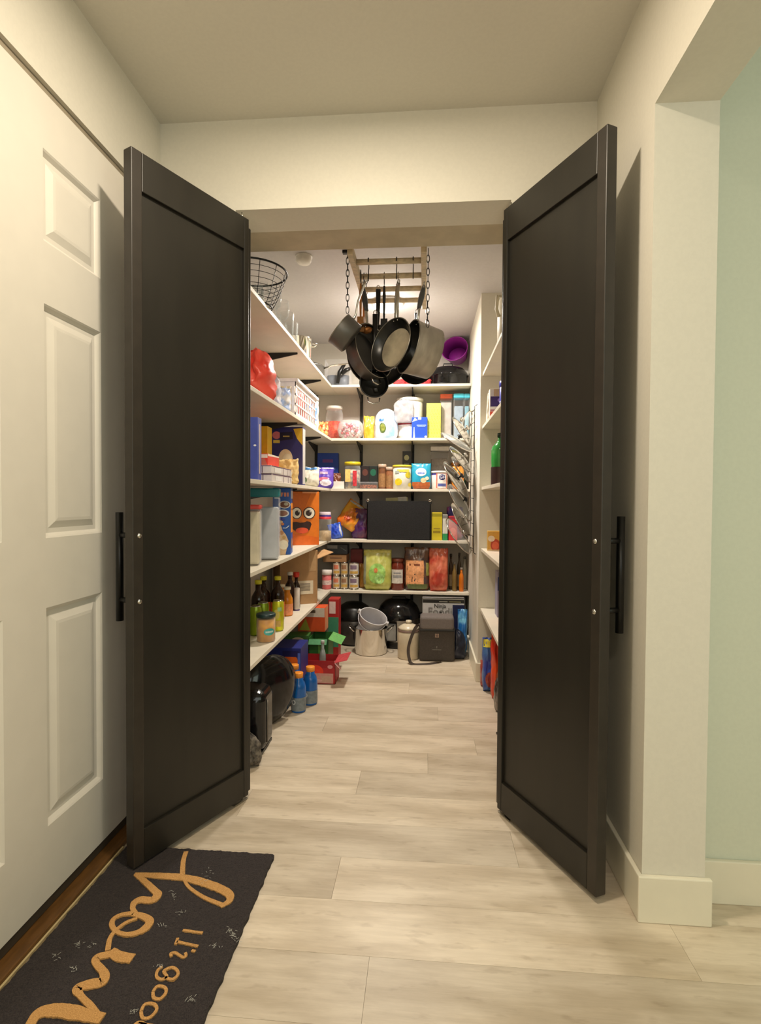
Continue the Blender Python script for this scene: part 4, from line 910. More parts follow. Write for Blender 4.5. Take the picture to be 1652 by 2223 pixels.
# --- back shelf fourth (.775)
x, w_, h = bfit(716, 752, 1138, 3.90, zt)
bag('blue_packet', 'shiny blue snack packet leaning in the shelf corner', 'bag', x-.01, 3.93, zt, .10, .05, .115, (36, 70, 190), c2=(70, 110, 220), seed=81, crk=.006, tilt=(0, -.25, 0), rough=.2, patches=(('e', .9, .5, .12, .8, (200, 205, 220)),))
x, w_, h = bfit(765, 797, 1100, 3.92, zt)
bag('purple_bag', 'dark purple snack bag beside the black fabric bin', 'bag', x, 3.99, zt, .14, .06, .22, (66, 34, 96), c2=(120, 60, 70), seed=82, crk=.010, rough=.25, scale=9)
bag('orange_chip_bag', 'orange and yellow chip bag lying tilted over the purple bag', 'bag', at_y(3.93, 760).x-.045, 3.95, zt+.085, .16, .06, .21, (222, 110, 36), c2=(226, 170, 50), seed=83, crk=.010, rough=.22, scale=12, tilt=(-.25, .60, .2), patches=(('e', .5, .55, .5, .4, (212, 130, 40)), ('e', .35, .3, .3, .2, (190, 70, 30)), ('r', .5, .92, .9, .08, (190, 190, 185))))
x, w_, h = bfit(797, 935, 1087, 3.88, zt)
t = thing('fabric_bin', 'black fabric storage bin with two metal eyelets', 'bin', (x, 3.99, zt))
bm = B(); FAB = M((22, 21, 21), .85, 0, .3, 160, .6)
for q in ((-w_/2, w_/2, -.115, -.110, 0, h), (-w_/2, w_/2, .110, .115, 0, h), (-w_/2, -w_/2+.005, -.115, .115, 0, h), (w_/2-.005, w_/2, -.115, .115, 0, h), (-w_/2, w_/2, -.115, .115, 0, .005)): box(bm, *q)
link('body', bm, FAB, t)
for s_ in (-1, 1): link('eyelet', lt([(.004, 0), (.012, 0), (.012, .002), (.004, .004)], 16, cap=False, mat=Matrix.Translation((s_*(w_/2-.006), -.1155, h+.004)) @ Matrix.Rotation(math.pi/2, 4, 'X')), CHROME, t)
for s_ in (-1, 1): link('corner_tab', bx(s_*(w_/2-.006)-.014, s_*(w_/2-.006)+.014, -.1152, -.110, h-.02, h+.012, bev=.001), FAB, t)
p = at_y(3.93, 865, 1080); carton('paper_booklet', 'yellow and white paper booklet sticking out of the black bin', 'paper', p.x, 3.96, zt+.02, .16, .006, h+.005, (214, 210, 150), [('r', 'f', .75, .95, .4, .12, (225, 225, 215))], tilt=(0, -.05, 0), bev=0)
x, w_, h = bfit(937, 960, 1112, 3.91, zt); carton('yellow_box', 'narrow mustard yellow box right of the black fabric bin', 'box', x, 3.93, zt, w_, .06, h, (196, 178, 30), [('r', 'f', .5, .9, .95, .1, (150, 140, 20)), ('r', 'f', .5, .3, .7, .08, (140, 120, 20)), ('r', 'f', .5, .42, .6, .03, (150, 130, 30))])
x, w_, h = bfit(961, 972, 1117, 3.91, zt); carton('white_green_box', 'narrow white box with a green foot', 'box', x, 3.93, zt, w_, .06, h, (210, 208, 196), [('r', 'f', .5, .13, .98, .26, (40, 140, 80)), ('r', 'f', .5, .92, .98, .12, (120, 120, 116))])
x, w_, h = bfit(973, 992, 1120, 3.92, zt); carton('red_box', 'red box with pale fruit picture behind the lids', 'box', x+.003, 3.94, zt, w_, .07, h, (190, 48, 50), [('e', 'f', .5, .35, .7, .35, (214, 100, 90)), ('r', 'f', .5, .93, .95, .1, (150, 40, 60))])
bag('red_blue_bag', 'red and blue bag in the corner behind the lid rack', 'bag', .22, 4.0, zt, .12, .08, .24, (60, 60, 150), c2=(196, 80, 70), seed=84, crk=.008, scale=7)

# --- left shelf, lowest (.41): bottles
zt = SZ[4]
def Lp(px, y): return at_y(y, px).x
DKG = M((44, 22, 12), .12, 0, .2, 20)
t = jar('fruit_jar', 'glass jar of peaches with a dark teal lid at the shelf front', 'jar', -.724, 2.43, zt, .043, .128, CLEAR, (24, 50, 50), .012, (232, 170, 64), .9, neck=.92, contscale=35, content2=(212, 150, 70), sh=.1)
curved(t, .043, [(38, .05, 34, .032, (70, 170, 165), 'e'), (38, .05, 24, .008, (190, 220, 215), 'r')])
t = thing('drink_can', 'tall slim yellow drink can on the lowest left shelf', 'can', (-.722, 2.63, zt))
link('body', lt([(0, .002), (.022, 0), (.0285, .008), (.0285, .135), (.024, .148), (.0235, .150)], 28), M((206, 206, 40), .28, .4, .08, 12), t)
link('lid', lt([(.0245, .148), (.0245, .152), (.022, .1505), (0, .150)], 28, cap=False), STEEL, t)
curved(t, .0285, [(0, .085, 30, .05, (196, 180, 90), 'e'), (0, .04, 40, .03, (206, 170, 90), 'r'), (30, .11, 20, .02, (150, 190, 140), 'r')])
for k, (x_, y) in enumerate(((-.795, 2.62), (-.805, 2.53), (-.87, 2.50))):
    t = thing('drink_can', 'yellow-green drink can behind the peach jar, '+('right', 'middle', 'left')[k]+' one', 'can', (x_, y, zt))
    link('body', lt([(0, .002), (.022, 0), (.0285, .008), (.0285, .125), (.024, .138), (.0235, .140)], 24), M((150, 176, 40), .28, .4, .1, 12), t); link('lid', lt([(.0245, .138), (.0245, .142), (.022, .1405), (0, .140)], 24, cap=False), STEEL, t)
YC = (214, 206, 40)
for k, (x_, y) in enumerate(((-.845, 2.70), (-.86, 2.84), (-.785, 2.85))):
    bottle('syrup_bottle', 'dark brown bottle with a yellow cap, '+('nearest the doors', 'behind the tall yellow can', 'against the left wall')[k], 'bottle', x_, y, zt, .036, .238, DKG, YC, neckr=.4, fillmat=None, band=[(.08, .46, (226, 116, 50))], group='dark bottles with yellow caps')
JU = M((206, 124, 24), .15, 0, .1, 14)
for k, (px, y, lab) in enumerate(((624, 2.98, 'orange juice bottle with a white cap and peach label'), (612, 3.06, 'orange juice bottle with a white cap behind its twin'))):
    bottle('juice_bottle', lab, 'bottle', Lp(px, y), y, zt, .032, .16, JU, (226, 214, 190), neckr=.5, shoulder=.55, band=[(.05, .46, (232, 150, 100))])
bottle('soda_bottle', 'tall dark bottle with a white cap before the cardboard box', 'bottle', Lp(630, 3.12), 3.12, zt, .030, .225, DKG, (210, 205, 196), neckr=.42)
bottle('red_capped_bottle', 'dark bottle with a round red cap before the cardboard box', 'bottle', Lp(643, 3.19)+.002, 3.19, zt, .024, .215, DKG, (206, 50, 30), neckr=.4, caph=.12, capr=.018)
x_ = Lp(647, 2.92); t = jar('white_tube', 'thin white cylinder with a purple foot before the cardboard box', 'jar', -.745, 3.12, zt, .017, .133, M((206, 196, 184), .5), None, band=[(.0, .06, (80, 60, 110))], neck=1, sh=.02)
kxx, kyy, kww, krz = between(at_y(3.24, 608), at_y(3.35, 690), .20)
t = carton('cardboard_box', 'large brown cardboard box with a white printed label', 'box', kxx, kyy, zt, kww, .20, .335, (172, 134, 92),
       [('r', 'f', .86, .80, .2, .38, (186, 150, 108)), ('r', 'f', .62, .31, .52, .25, (226, 212, 186))]+[('r', 'f', .62, .25+.022*k, .36, .009, (110, 96, 84)) for k in range(7)], rough=.8, rz=krz)
link('flap', bx(0, .11, -.10, .10, -.002, .002, mat=Matrix.Translation((kww/2, 0, .28)) @ Matrix.Rotation(-.35, 4, 'Y')), M((196, 156, 110), .8), t)
# --- back shelf, lowest (.41)
x, w_, h = bfit(697, 722, 1236, 3.90, zt)
jar('pink_canister', 'small pink and white canister in the lowest shelf corner', 'jar', at_y(3.88, 706).x+.01, 3.90, zt, .034, .14, M((214, 110, 110), .4), (230, 222, 214), .03, band=[(.3, .6, (222, 196, 190))], neck=1, sh=.02)
CANS = ((722, 738, 1222), (739, 755, 1220), (757, 779, 1222))
for k, (p0, p1, yt) in enumerate(CANS):
    x, w_, h = bfit(p0, p1, yt, 3.90, zt); r_ = w_/2*.96
    for q in range(2):
        t = thing('food_can', ('stacked tin can with a pale label, ', 'tin can with a pale label under another, ')[1-q]+('left', 'middle', 'right')[k]+' stack', 'can', (x, 3.91, zt+.098*q), 0, 'stacked tin cans')
        link('body', lt([(0, 0), (r_, 0), (r_, .003), (r_*.96, .005), (r_*.96, .093), (r_, .095), (r_, .098), (r_*.95, .0965), (0, .0965)], 24, cap=False), STEEL, t)
        curved(t, r_*.96, [(0, .05, 85, .080, ((206, 190, 170), (196, 178, 150), (212, 206, 200))[k], 'r'), (0, .065, 40, .03, ((206, 120, 90), (150, 110, 80), (130, 110, 130))[k], 'r'), (10, .028, 50, .018, (200, 160, 80), 'r')])
x, w_, h = bfit(702, 756, 1182, 4.0, zt)
carton('shallow_box', 'shallow cardboard tray stacked on the tin cans', 'box', x+.012, 3.965, zt+.198, .17, .16, .05, (150, 112, 74), [('r', 'f', .55, .6, .5, .15, (96, 66, 44))])
carton('dark_box', 'dark box with pale print on the cardboard tray', 'box', x+.02, 4.0, zt+.2495, .15, .10, .07, (60, 66, 72), [('r', 'f', .25, .75, .5, .35, (150, 150, 150)), ('p', 'f', .8, .5, .3, .4, (130, 140, 145), [(-1, 1), (1, -1), (1, -.6), (-.8, 1)])])
carton('red_carton', 'dark red carton at the back of the lowest back shelf', 'box', at_y(4.05, 775).x, 4.07, zt, .09, .08, .28, (110, 22, 20))
x, w_, h = bfit(781, 800, 1226, 3.95, zt); bag('amber_bag', 'small amber bag behind the green pouch', 'bag', x, 3.98, zt, .08, .05, .18, (176, 122, 50), seed=90, crk=.006)
x, w_, h = bfit(790, 849, 1193, 3.89, zt)
bag('green_pouch', 'large green and yellow stand-up pouch on the lowest back shelf', 'bag', x, 3.90, zt, w_*1.03, .08, h, (178, 180, 84), c2=(196, 196, 110), seed=91, crk=.006, base_round=.15, rough=.25, patches=(('e', .5, .42, .6, .5, (150, 196, 96)), ('e', .6, .3, .35, .25, (170, 220, 130)), ('e', .45, .5, .14, .12, (206, 130, 70)), ('r', .05, .5, .1, .7, (150, 156, 130)), ('r', .5, .95, .95, .05, (196, 190, 90))))
x, w_, h = bfit(848, 878, 1212, 3.93, zt)
t = jar('sauce_jar', 'brown sauce jar with a white label between two pouches', 'jar', x, 3.94, zt, w_/2, h, M((110, 44, 30), .15), (120, 60, 40), .02, neck=.85)
curved(t, w_/2, [(0, .10, 50, .10, (206, 200, 190), 'r'), (0, .10, 36, .02, (150, 150, 150), 'r'), (0, .125, 30, .01, (150, 150, 150), 'r')])
x, w_, h = bfit(878, 934, 1188, 3.91, zt)
t = bag('spice_pouch', 'clear dark pouch with a beige label on the lowest back shelf', 'bag', x, 3.92, zt, w_, .07, h, (80, 66, 64), c2=(120, 84, 60), seed=92, crk=.006, rough=.2, scale=20, base_round=.15, patches=(('r', .42, .42, .68, .56, (226, 160, 110)), ('r', .42, .6, .6, .05, (130, 70, 40)), ('r', .5, .1, .8, .12, (96, 110, 60)), ('r', .9, .5, .1, .3, (150, 156, 80))))
for q_ in (((.0, .06), (0, -.06)), ((-.025, -.035), (0, 0)), ((.025, -.035), (0, 0)), ((.03, .0), (-.03, 0))): pass
x, w_, h = bfit(931, 971, 1190, 3.90, zt)
bag('red_pouch', 'tall red and orange pouch right of the beige labelled pouch', 'bag', x+.004, 3.90, zt, w_*1.03, .07, h, (178, 62, 46), c2=(214, 120, 90), seed=93, crk=.009, rough=.22, scale=12, base_round=.15)
for k, (px, y, h, c_, cc, lab) in enumerate(((980, 4.0, .26, (70, 50, 34), (40, 30, 24), 'slim brown bottle nearest the red pouch'), (988, 3.92, .21, (120, 96, 50), (120, 120, 116), 'slim amber bottle in the row of small bottles'), (998, 3.98, .27, (60, 50, 36), (50, 46, 40), 'tall dark bottle in the row of small bottles'), (1005, 3.91, .17, (206, 110, 20), (150, 140, 130), 'short bottle with orange sauce beside the stub wall'), (1012, 4.02, .24, (180, 176, 160), (90, 90, 90), 'pale labelled bottle beside the stub wall'))):
    bottle('sauce_bottle', lab, 'bottle', at_y(y, px).x-.006*(k > 2), y, zt, .0165 if k != 2 else .015, h, M(c_, .15, 0, .1, 20), cc, neckr=.45, band=[(.1, .45, (150, 130, 100))] if k in (0, 2) else [], group='small sauce bottles')

# ================================================================ ON THE FLOOR, back
def Fz(px, py): return at_z(0, px, py)
t = thing('slow_cooker', 'large grey and black cooker on the floor in the back left corner', 'cooker', (at_y(4.0, 764).x+.02, 3.99, 0))
link('body', lt([(0, 0), (.11, 0), (.125, .02), (.13, .17), (.12, .19)], 36), M((74, 70, 66), .35, .5), t)
link('lid', lt([(.13, .19), (.135, .21), (.11, .27), (.06, .30), (0, .305)], 36, cap=False), BLK, t)
link('control_panel', bx(.01, .09, -.131, -.120, .06, .15, bev=.004), BLK, t); link('base', lt([(.09, -0.0), (.118, 0), (.12, .03), (.118, .035)], 30, cap=False), BLK, t)
x, w_, h = fitx(819, 912, 1297, 3.93, 0)
t = thing('pressure_cooker', 'stainless pressure cooker with a domed black lid', 'cooker', (x, 3.97, 0))
link('body', lt([(0, 0), (.135, 0), (.14, .04), (.14, .205), (.15, .21)], 40), STEELB, t); link('base', lt([(.137, 0), (.142, .004), (.142, .045), (.1405, .05)], 40, cap=False), BLK, t)
link('lid', lt([(.154, .205), (.158, .235), (.15, .255), (.135, .29), (.10, .325), (.05, .34), (0, .342)], 40, cap=False), GLB, t)
link('lid_handle', bx(-.05, .05, -.012, .012, .335, .352, bev=.005), BLK, t)
for s_ in (-1, 1): link('side_handle', bx(*sorted((s_*.15, s_*.172)), -.035, .035, .2, .235, bev=.006), BLK, t)
link('control_panel', bx(-.085, -.005, -.150, -.125, .055, .185, bev=.008), BLK, t); link('display', bx(-.078, -.012, -.1515, -.149, .065, .175, bev=.004), M((150, 148, 142), .4), t)
sp = Fz(806, 1410); sp = Vector((-.368, 3.74, 0))
t = thing('stock_pot', 'tall stainless steel stock pot on the pantry floor', 'pot', sp)
link('body', lt([(0, 0), (.108, 0), (.113, .006), (.113, .175), (.116, .178), (.110, .177), (.110, .008), (0, .006)], 40, cap=False), CHROME, t)
for s_ in (-1, 1): link('handle', tb([(s_*.112, -.04, .15), (s_*.148, -.035, .18), (s_*.158, 0, .19), (s_*.148, .035, .18), (s_*.112, .04, .15)], .004, 8), STEEL, t)
WPL = M((206, 204, 206), .35, 0, .03, 10)
t = thing('white_pail', 'white plastic pail tilted inside the stock pot, front one', 'pail', mw=axes((.9, -.1, -.36), (.33, -.32, .89), (sp.x+.018, sp.y-.004, .252)))
link('wall', lt([(.098, 0), (.078, -.125), (.075, -.125), (.094, 0)], 36, cap=False), WPL, t); link('bottom', lt([(0, -.124), (.078, -.124), (.078, -.127), (0, -.127)], 30), WPL, t)
link('rim', tb([(.098*math.cos(a), .098*math.sin(a), 0) for a in [2*math.pi*k/36 for k in range(36)]], .004, 6, True), WPL, t)
link('bail_handle', tb([(-.10*math.cos(a), -.10*math.sin(a)*.85-.01, -.012-.05*math.sin(a)) for a in [math.pi*k/12 for k in range(13)]], .003, 6), WPL, t)
for s_ in (-1, 1): link('ear', bx(*sorted((s_*.096, s_*.115)), -.012, .012, -.02, .004, bev=.002), WPL, t)
cn = Vector((at_y(3.62, 889).x, 3.64, 0))
t = thing('ceramic_canister', 'cream ceramic canister with a lid before the pressure cooker', 'canister', cn)
CER = M((214, 202, 176), .3, 0, .04, 20)
link('body', lt([(0, 0), (.066, 0), (.073, .006), (.074, .165), (.068, .19), (.065, .195)], 36), CER, t)
link('lid', lt([(.067, .194), (.071, .20), (.068, .208), (.04, .225), (.016, .232), (.014, .236)], 32, cap=False), CER, t); link('lid_band', lt([(.0725, .182), (.0728, .194), (.068, .195)], 32, cap=False), M((120, 96, 84), .6), t)
link('knob', lt([(.012, .23), (.022, .242), (.018, .252), (0, .255)], 20, cap=False), CER, t)
# lunch bag
x, w_, h = fitx(912, 986, 1336, 3.56, 0)
CH = M((66, 60, 54), .8, 0, .1, 120, .4)
t = thing('lunch_bag', 'charcoal fabric lunch bag with a grey flap and small square patch', 'bag', (x, 3.62, 0))
bm = bx(-w_/2-.004, w_/2+.004, -.06, .06, .0, .235, bev=.018)
for v in bm.verts: v.co.x *= 1+.05*math.sin(max(0, min(1, v.co.z/.235))*3.1)
link('body', bm, CH, t)
bm = bx(-w_/2, w_/2, -.066, .062, .205, h-.005, bev=.02)
link('flap', bm, M((112, 104, 100), .8, 0, .06, 120, .4), t)
link('flap_edge', bx(-w_/2-.001, w_/2+.001, -.0675, -.055, .202, .214, bev=.003), BLK, t)
link('patch', bx(-.013, .013, -.0635, -.0605, .160, .186, bev=.001), M((150, 128, 112), .7, 0, .2, 100), t)
link('patch_mark', bx(-.006, .006, -.0645, -.0632, .167, .179, bev=.0005), M((110, 90, 80), .7), t)
bm = B(); text_into(bm, 'CARHARTT'.lower() if False else '___', .001, 0, Matrix.Translation((0, -.062, .08))) if False else None
for k in range(9): box(bm, -.028+.0065*k, -.0235+.0065*k, -.0612, -.0602, .078, .081)
box(bm, -.0015, .0015, -.0612, -.0602, .09, .104); link('embroidery', bm, M((150, 150, 140), .8), t)['kind'] = 'stuff'
STR = M((66, 56, 48), .8, 0, .1, 60)
def ribbon(bm, pts, wd, th=.0016):
    P = catmull([Vector(p) for p in pts], 6); rg = []
    for i, p in enumerate(P):
        a, b_ = P[max(0, i-1)], P[min(len(P)-1, i+1)]; tt = (b_-a).normalized(); sd = Vector((.75, .6, .2)); sd = (sd-tt*sd.dot(tt)).normalized(); up = tt.cross(sd)
        rg.append([bm.verts.new(p+sd*sx*wd/2+up*sz*th) for sx, sz in ((-1, -.5), (1, -.5), (1, .5), (-1, .5))])
    for a, b_ in zip(rg, rg[1:]):
        for k in range(4): bm.faces.new((a[k], a[(k+1) % 4], b_[(k+1) % 4], b_[k])).smooth = False
    bm.faces.new(rg[0]); bm.faces.new(list(reversed(rg[-1]))); return bm
bm = ribbon(B(), [(-w_/2+.006, -.02, .235), (-.135, -.04, .225), (-.165, -.08, .17), (-.185, -.11, .10), (-.180, -.13, .04), (-.160, -.14, .006), (-.10, -.135, .002), (-.04, -.12, .003), (.0, -.10, .003), (.03, -.062, .004)], .022)
link('shoulder_strap', bm, STR, t)
x, w_, h = fitx(917, 1016, 1296, 3.83, 0)
t = carton('appliance_box', 'tall white and black appliance box with large printed name', 'box', x-.012, 3.93, 0, w_*.92, .20, .375, (196, 194, 192), [('r', 'f', .5, .95, .99, .10, (28, 26, 22)), ('r', 'f', .5, .975, .99, .02, (150, 146, 136)), ('r', 'f', .5, .925, .2, .014, (170, 166, 150)), ('r', 'f', .78, .925, .28, .01, (170, 160, 110)),
   ('t', 'f', .42, .84, 1, .105, (50, 46, 44), 'Ninja'), ('t', 'f', .42, .735, 1, .20, (130, 126, 122), 'Foodi'), ('r', 'f', .86, .45, .28, .84, (20, 26, 66)), ('e', 'f', .44, .725, .05, .03, (60, 56, 54))])
bag('blue_tote', 'blue patterned bag against the stub wall beside the appliance box', 'bag', .262, 3.72, 0, .066, .12, .32, (24, 100, 170), c2=(120, 190, 220), seed=95, crk=.008, scale=14, rough=.3, thr=(.45, .65))
bag('navy_bag', 'dark navy bag lying on the floor against the stub wall', 'bag', .215, 3.64, 0, .13, .10, .20, (16, 20, 40), c2=(24, 34, 54), seed=96, crk=.012, sealed=False, rough=.35, dome=.5)

# ================================================================ ON THE FLOOR, left
RD = (176, 36, 40)
def crate(name, label, x, y, w, d, h, rgb, items, rz=0, z=0, flap=None):
    t_ = thing(name, label, 'box', (x, y, z), rz); bm = B(); th = .002
    for q in ((-w/2, w/2, -d/2, -d/2+th, 0, h), (-w/2, w/2, d/2-th, d/2, 0, h), (-w/2, -w/2+th, -d/2, d/2, 0, h), (w/2-th, w/2, -d/2, d/2, 0, h), (-w/2, w/2, -d/2, d/2, 0, th)): box(bm, *q)
    link('body', bm, M(rgb, .5, 0, .06, 20), t_); prints(t_, w, d, h, items)
    for fx, fy, fl, fw, ang, axis, rc in (flap or []):
        link('flap', bx(0, fl, -fw/2, fw/2, -.001, .001, mat=Matrix.Translation((fx, fy, h-.001)) @ Matrix.Rotation(axis, 4, 'Z') @ Matrix.Rotation(ang, 4, 'Y')), M(rc, .5, 0, .1, 60), t_)
    return t_
crate('soda_box', 'red soft drink box torn open on the floor with a printed fruit', -.655, 3.13, .30, .14, .135, RD,
      [('r', 'f', .5, .84, .98, .3, (160, 30, 34)), ('e', 'f', .60, .52, .34, .6, (240, 62, 30)), ('r', 'f', .78, .25, .36, .42, (206, 150, 140)), ('r', 'f', .82, .22, .2, .26, (196, 160, 140)), ('p', 'f', .35, .55, .5, .2, (216, 170, 160), [(-1, -1), (1, .6), (1, 1), (-1, -.5)]), ('p', 'f', .35, .38, .5, .2, (216, 170, 160), [(-1, -1), (1, .4), (1, .8), (-1, -.5)]), ('e', 'f', .9, .75, .1, .16, (220, 150, 150)), ('e', 'f', .55, .15, .4, .16, (214, 170, 160))],
      flap=[(.15, -.02, .075, .17, -.25, 0, (196, 70, 76)), (.15, -.09, .05, .06, .8, .2, (226, 180, 178))])
crate('green_soda_box', 'green soft drink box holding water bottles on the floor', -.635, 3.31, .12, .18, .22, (46, 110, 46), [('p', 'f', .62, .55, .3, .9, (110, 180, 80), [(-.6, -1), (.3, -1), (1, 1), (-1, 1)]), ('r', 'f', .5, .92, .98, .14, (30, 90, 50))],
      flap=[(.06, 0, .085, .19, .35, 0, (110, 180, 100)), (.0, -.10, .04, .11, .7, -math.pi/2, (60, 130, 80))])
bottle('water_bottle', 'small clear water bottle standing before the green box', 'bottle', -.60, 3.17, 0.003, .020, .22, M((150, 160, 156), .1, 0, .1, 20), (190, 196, 192), neckr=.45, shoulder=.6, band=[(.1, .3, (196, 200, 200))])
carton('ginger_ale_box', 'tilted green and white soft drink box printed in red letters', 'box', -.785, 3.27, .0, .17, .10, .235, (60, 110, 50), [('e', 'f', .62, .70, .72, .52, (206, 200, 176)), ('T', 'f', .60, .82, 1, .17, (170, 36, 40), 'DRY'), ('T', 'f', .60, .64, 1, .16, (170, 36, 40), 'CANADA'), ('e', 'f', .3, .6, .3, .3, (180, 50, 40))], rz=.05)
carton('orange_white_box', 'orange and white box on top of the green soft drink box', 'box', -.70, 3.38, .237, .17, .12, .15, (214, 84, 36), [('r', 'f', .5, .80, .98, .38, (216, 206, 194)), ('r', 'f', .5, .84, .3, .12, (96, 80, 60)), ('p', 'f', .25, .3, .4, .5, (170, 170, 60), [(-1, -1), (1, -1), (.2, 1)]), ('r', 's', .5, .5, .8, .96, (222, 150, 110)), ('r', 'f', .3, .93, .4, .03, (60, 40, 30))])
carton('red_white_carton', 'small red and white carton behind the orange and white box', 'box', -.60, 3.60, 0, .07, .10, .40, (170, 34, 34), [('r', 'f', .5, .45, .98, .5, (60, 130, 100)), ('r', 'f', .4, .86, .6, .2, (226, 200, 196))]) 
bottle('green_bottle', 'green glass bottle neck rising behind the orange and white box', 'bottle', -.70, 3.58, 0, .035, .385, M((70, 110, 70), .12), (110, 130, 100), neckr=.4)
carton('blue_soda_box', 'blue soft drink box with a printed orange under the lowest shelf', 'box', -.755, 2.93, 0, .20, .18, .265, (34, 44, 120), [('e', 'f', .72, .72, .40, .30, (222, 100, 30)), ('r', 'f', .72, .88, .44, .12, (30, 30, 90)), ('t', 'f', .32, .74, 1, .2, (205, 205, 215), 'DO'), ('r', 'f', .95, .6, .07, .6, (80, 110, 200))])
bag('plastic_wrap', 'crumpled pinkish clear plastic wrap before the blue box', 'wrap', -.735, 2.755, 0, .17, .08, .16, (150, 116, 120), c2=(196, 170, 170), seed=97, crk=.016, sealed=False, rough=.15, dome=.5, kind='', scale=14)
SB = M((20, 96, 176), .12, 0, .12, 10)
for k, (px, py, lab) in enumerate(((645, 1548, 'front'), (662, 1538, 'right rear'), (636, 1540, 'left rear'))):
    p = Fz(px, py); p = Vector((p.x, p.y+.03+(.02 if k else 0), 0))
    if k == 1: p.x += .012; p.y += .02
    if k == 2: p = Vector((p.x-.02, p.y+.06, 0))
    t = bottle('sports_drink', 'blue sports drink bottle with an orange cap, '+lab+' of the three', 'bottle', p.x, p.y, 0, .0375, .195, SB, (240, 150, 50), neckr=.6, shoulder=.68, neck0=.9, waist=.06, caph=.11, capr=.023, group='blue sports drinks', band=[(.06, .44, (120, 130, 136))])
    curved(t, .0382, [(-25, .055, 16, .026, (206, 210, 214), 'e'), (-25, .055, 9, .014, (110, 120, 128), 'e')])
p = at_y(2.42, 590, 1515)
t = thing('roasting_pan', 'large black round pan standing on its edge under the lowest shelf', 'pan', mw=axes((0, 0, 1), (.80, -.60, .06), (-.725, 2.475, .1655)))
link('outer_wall', lt([(0, -.06), (.13, -.06), (.145, -.05), (.158, 0), (.163, .002)], 48), GLB, t)
link('lid', lt([(.163, .004), (.158, .012), (.11, .04), (.05, .05), (0, .052)], 48, cap=False), GLB, t)
link('rim', tb([(.1625*math.cos(a), .1625*math.sin(a), .003) for a in [2*math.pi*k/48 for k in range(48)]], .003, 6, True), M((90, 90, 90), .25, .8), t)
t = thing('air_fryer', 'glossy black appliance with a rounded top under the lowest shelf', 'appliance', (-.74, 2.235, 0))
bm = bx(-.115, .085, -.07, .10, 0, .265, bev=.045)
link('body', bm, GLB, t); link('base', bx(-.105, .075, -.06, .09, 0, .012), BLK, t); link('side_rib', tb([(.0865, -.02, .04), (.088, -.02, .22)], .004, 8), M((110, 104, 96), .3, .5), t)
bag('mesh_bag', 'dark grey mesh bag on the floor at the edge of the left door', 'bag', -.70, 2.09, 0, .12, .07, .13, (70, 64, 58), c2=(120, 112, 100), seed=98, crk=.012, sealed=False, dome=.5, rough=.8, scale=60)

# ================================================================ RIGHT SHELVES
def Rx(px, y): return at_y(y, px).x
z = SR[0]; t = thing('jug', 'white plastic jug on the topmost right shelf', 'jug', (.40, 2.62, z))
y_ = 2.62
link('body', lt([(0, 0), (.06, 0), (.066, .01), (.066, .19), (.05, .225), (.02, .245), (.02, .26)], 28), M((232, 224, 200), .4), t); link('cap', lt([(.024, .255), (.024, .275), (0, .277)], 20, cap=False), WHT, t)
link('handle', tb([(-.045, -.03, .215), (-.072, -.045, .21), (-.076, -.048, .15), (-.064, -.03, .12)], .008, 8), M((232, 224, 200), .4), t)
z = SR[1]
carton('cracker_box', 'white box with a purple square and orange band on the right shelf', 'box', .395, 3.08, z, .085, .06, .185, (232, 224, 206), [('r', 'f', .5, .62, .92, .30, (64, 40, 96)), ('e', 'f', .6, .66, .2, .1, (160, 130, 190)), ('r', 'f', .5, .36, .92, .04, (190, 120, 120)), ('r', 'f', .5, .24, .98, .16, (226, 84, 50)), ('r', 'f', .5, .88, .5, .2, (206, 176, 130))])
t = jar('blue_canister', 'blue canister with a blue lid beside the purple square box', 'jar', .425, 2.93, z, .036, .20, M((48, 60, 160), .35, 0, .25, 30), (30, 40, 160), .028, neck=1, lidr=.038, sh=.02, band=[(.5, .54, (196, 200, 226)), (.36, .40, (196, 200, 226)), (.22, .26, (196, 200, 226))])
bag('white_strip', 'small crumpled white wrapper at the end of the right shelf', 'wrapper', .352, 3.10, z, .03, .03, .17, (236, 228, 214), seed=100, crk=.006, taper=.6)
z = SR[2]
GB = M((48, 140, 62), .1, 0, .15, 12)
bottle('soda_bottle', 'large green soda bottle half full of dark drink', 'bottle', .405, 2.98, z, .050, .285, GB, (16, 50, 34), neckr=.3, shoulder=.72, neck0=.93, fillmat=None, waist=.05, band=[(.02, .38, (42, 12, 12))])
carton('yellow_carton', 'yellow and white carton right of the green soda bottle', 'box', .452, 2.86, z, .06, .05, .14, (230, 190, 60), [('r', 'f', .6, .5, .5, .8, (240, 232, 210))])
z = SR[3]
bottle('orange_bottle', 'bright orange bottle on the right shelf under the soda bottle', 'bottle', .44, 2.92, z, .034, .245, M((232, 110, 24), .25, 0, .08, 12), (230, 220, 210), neckr=.35, band=[(.05, .3, (236, 160, 60))])
t = carton('pasta_sauce_box', 'small boxed packet with a red bowl picture on the right shelf', 'box', .385, 3.05, z, .075, .045, .11, (206, 160, 70), [('e', 'f', .55, .3, .7, .6, (170, 60, 40)), ('e', 'f', .55, .28, .5, .4, (206, 96, 66)), ('e', 'f', .25, .62, .5, .3, (226, 214, 190)), ('r', 'f', .5, .04, .98, .06, (226, 206, 170))])
z = SR[4]
carton('blue_snack_box', 'blue and grey box on the lowest right shelf', 'box', .43, 3.0, z, .075, .10, .245, (150, 146, 170), [('r', 'f', .5, .74, .98, .3, (28, 60, 120)), ('e', 'f', .4, .84, .6, .1, (196, 190, 100)), ('r', 'f', .4, .6, .6, .06, (190, 190, 200))])
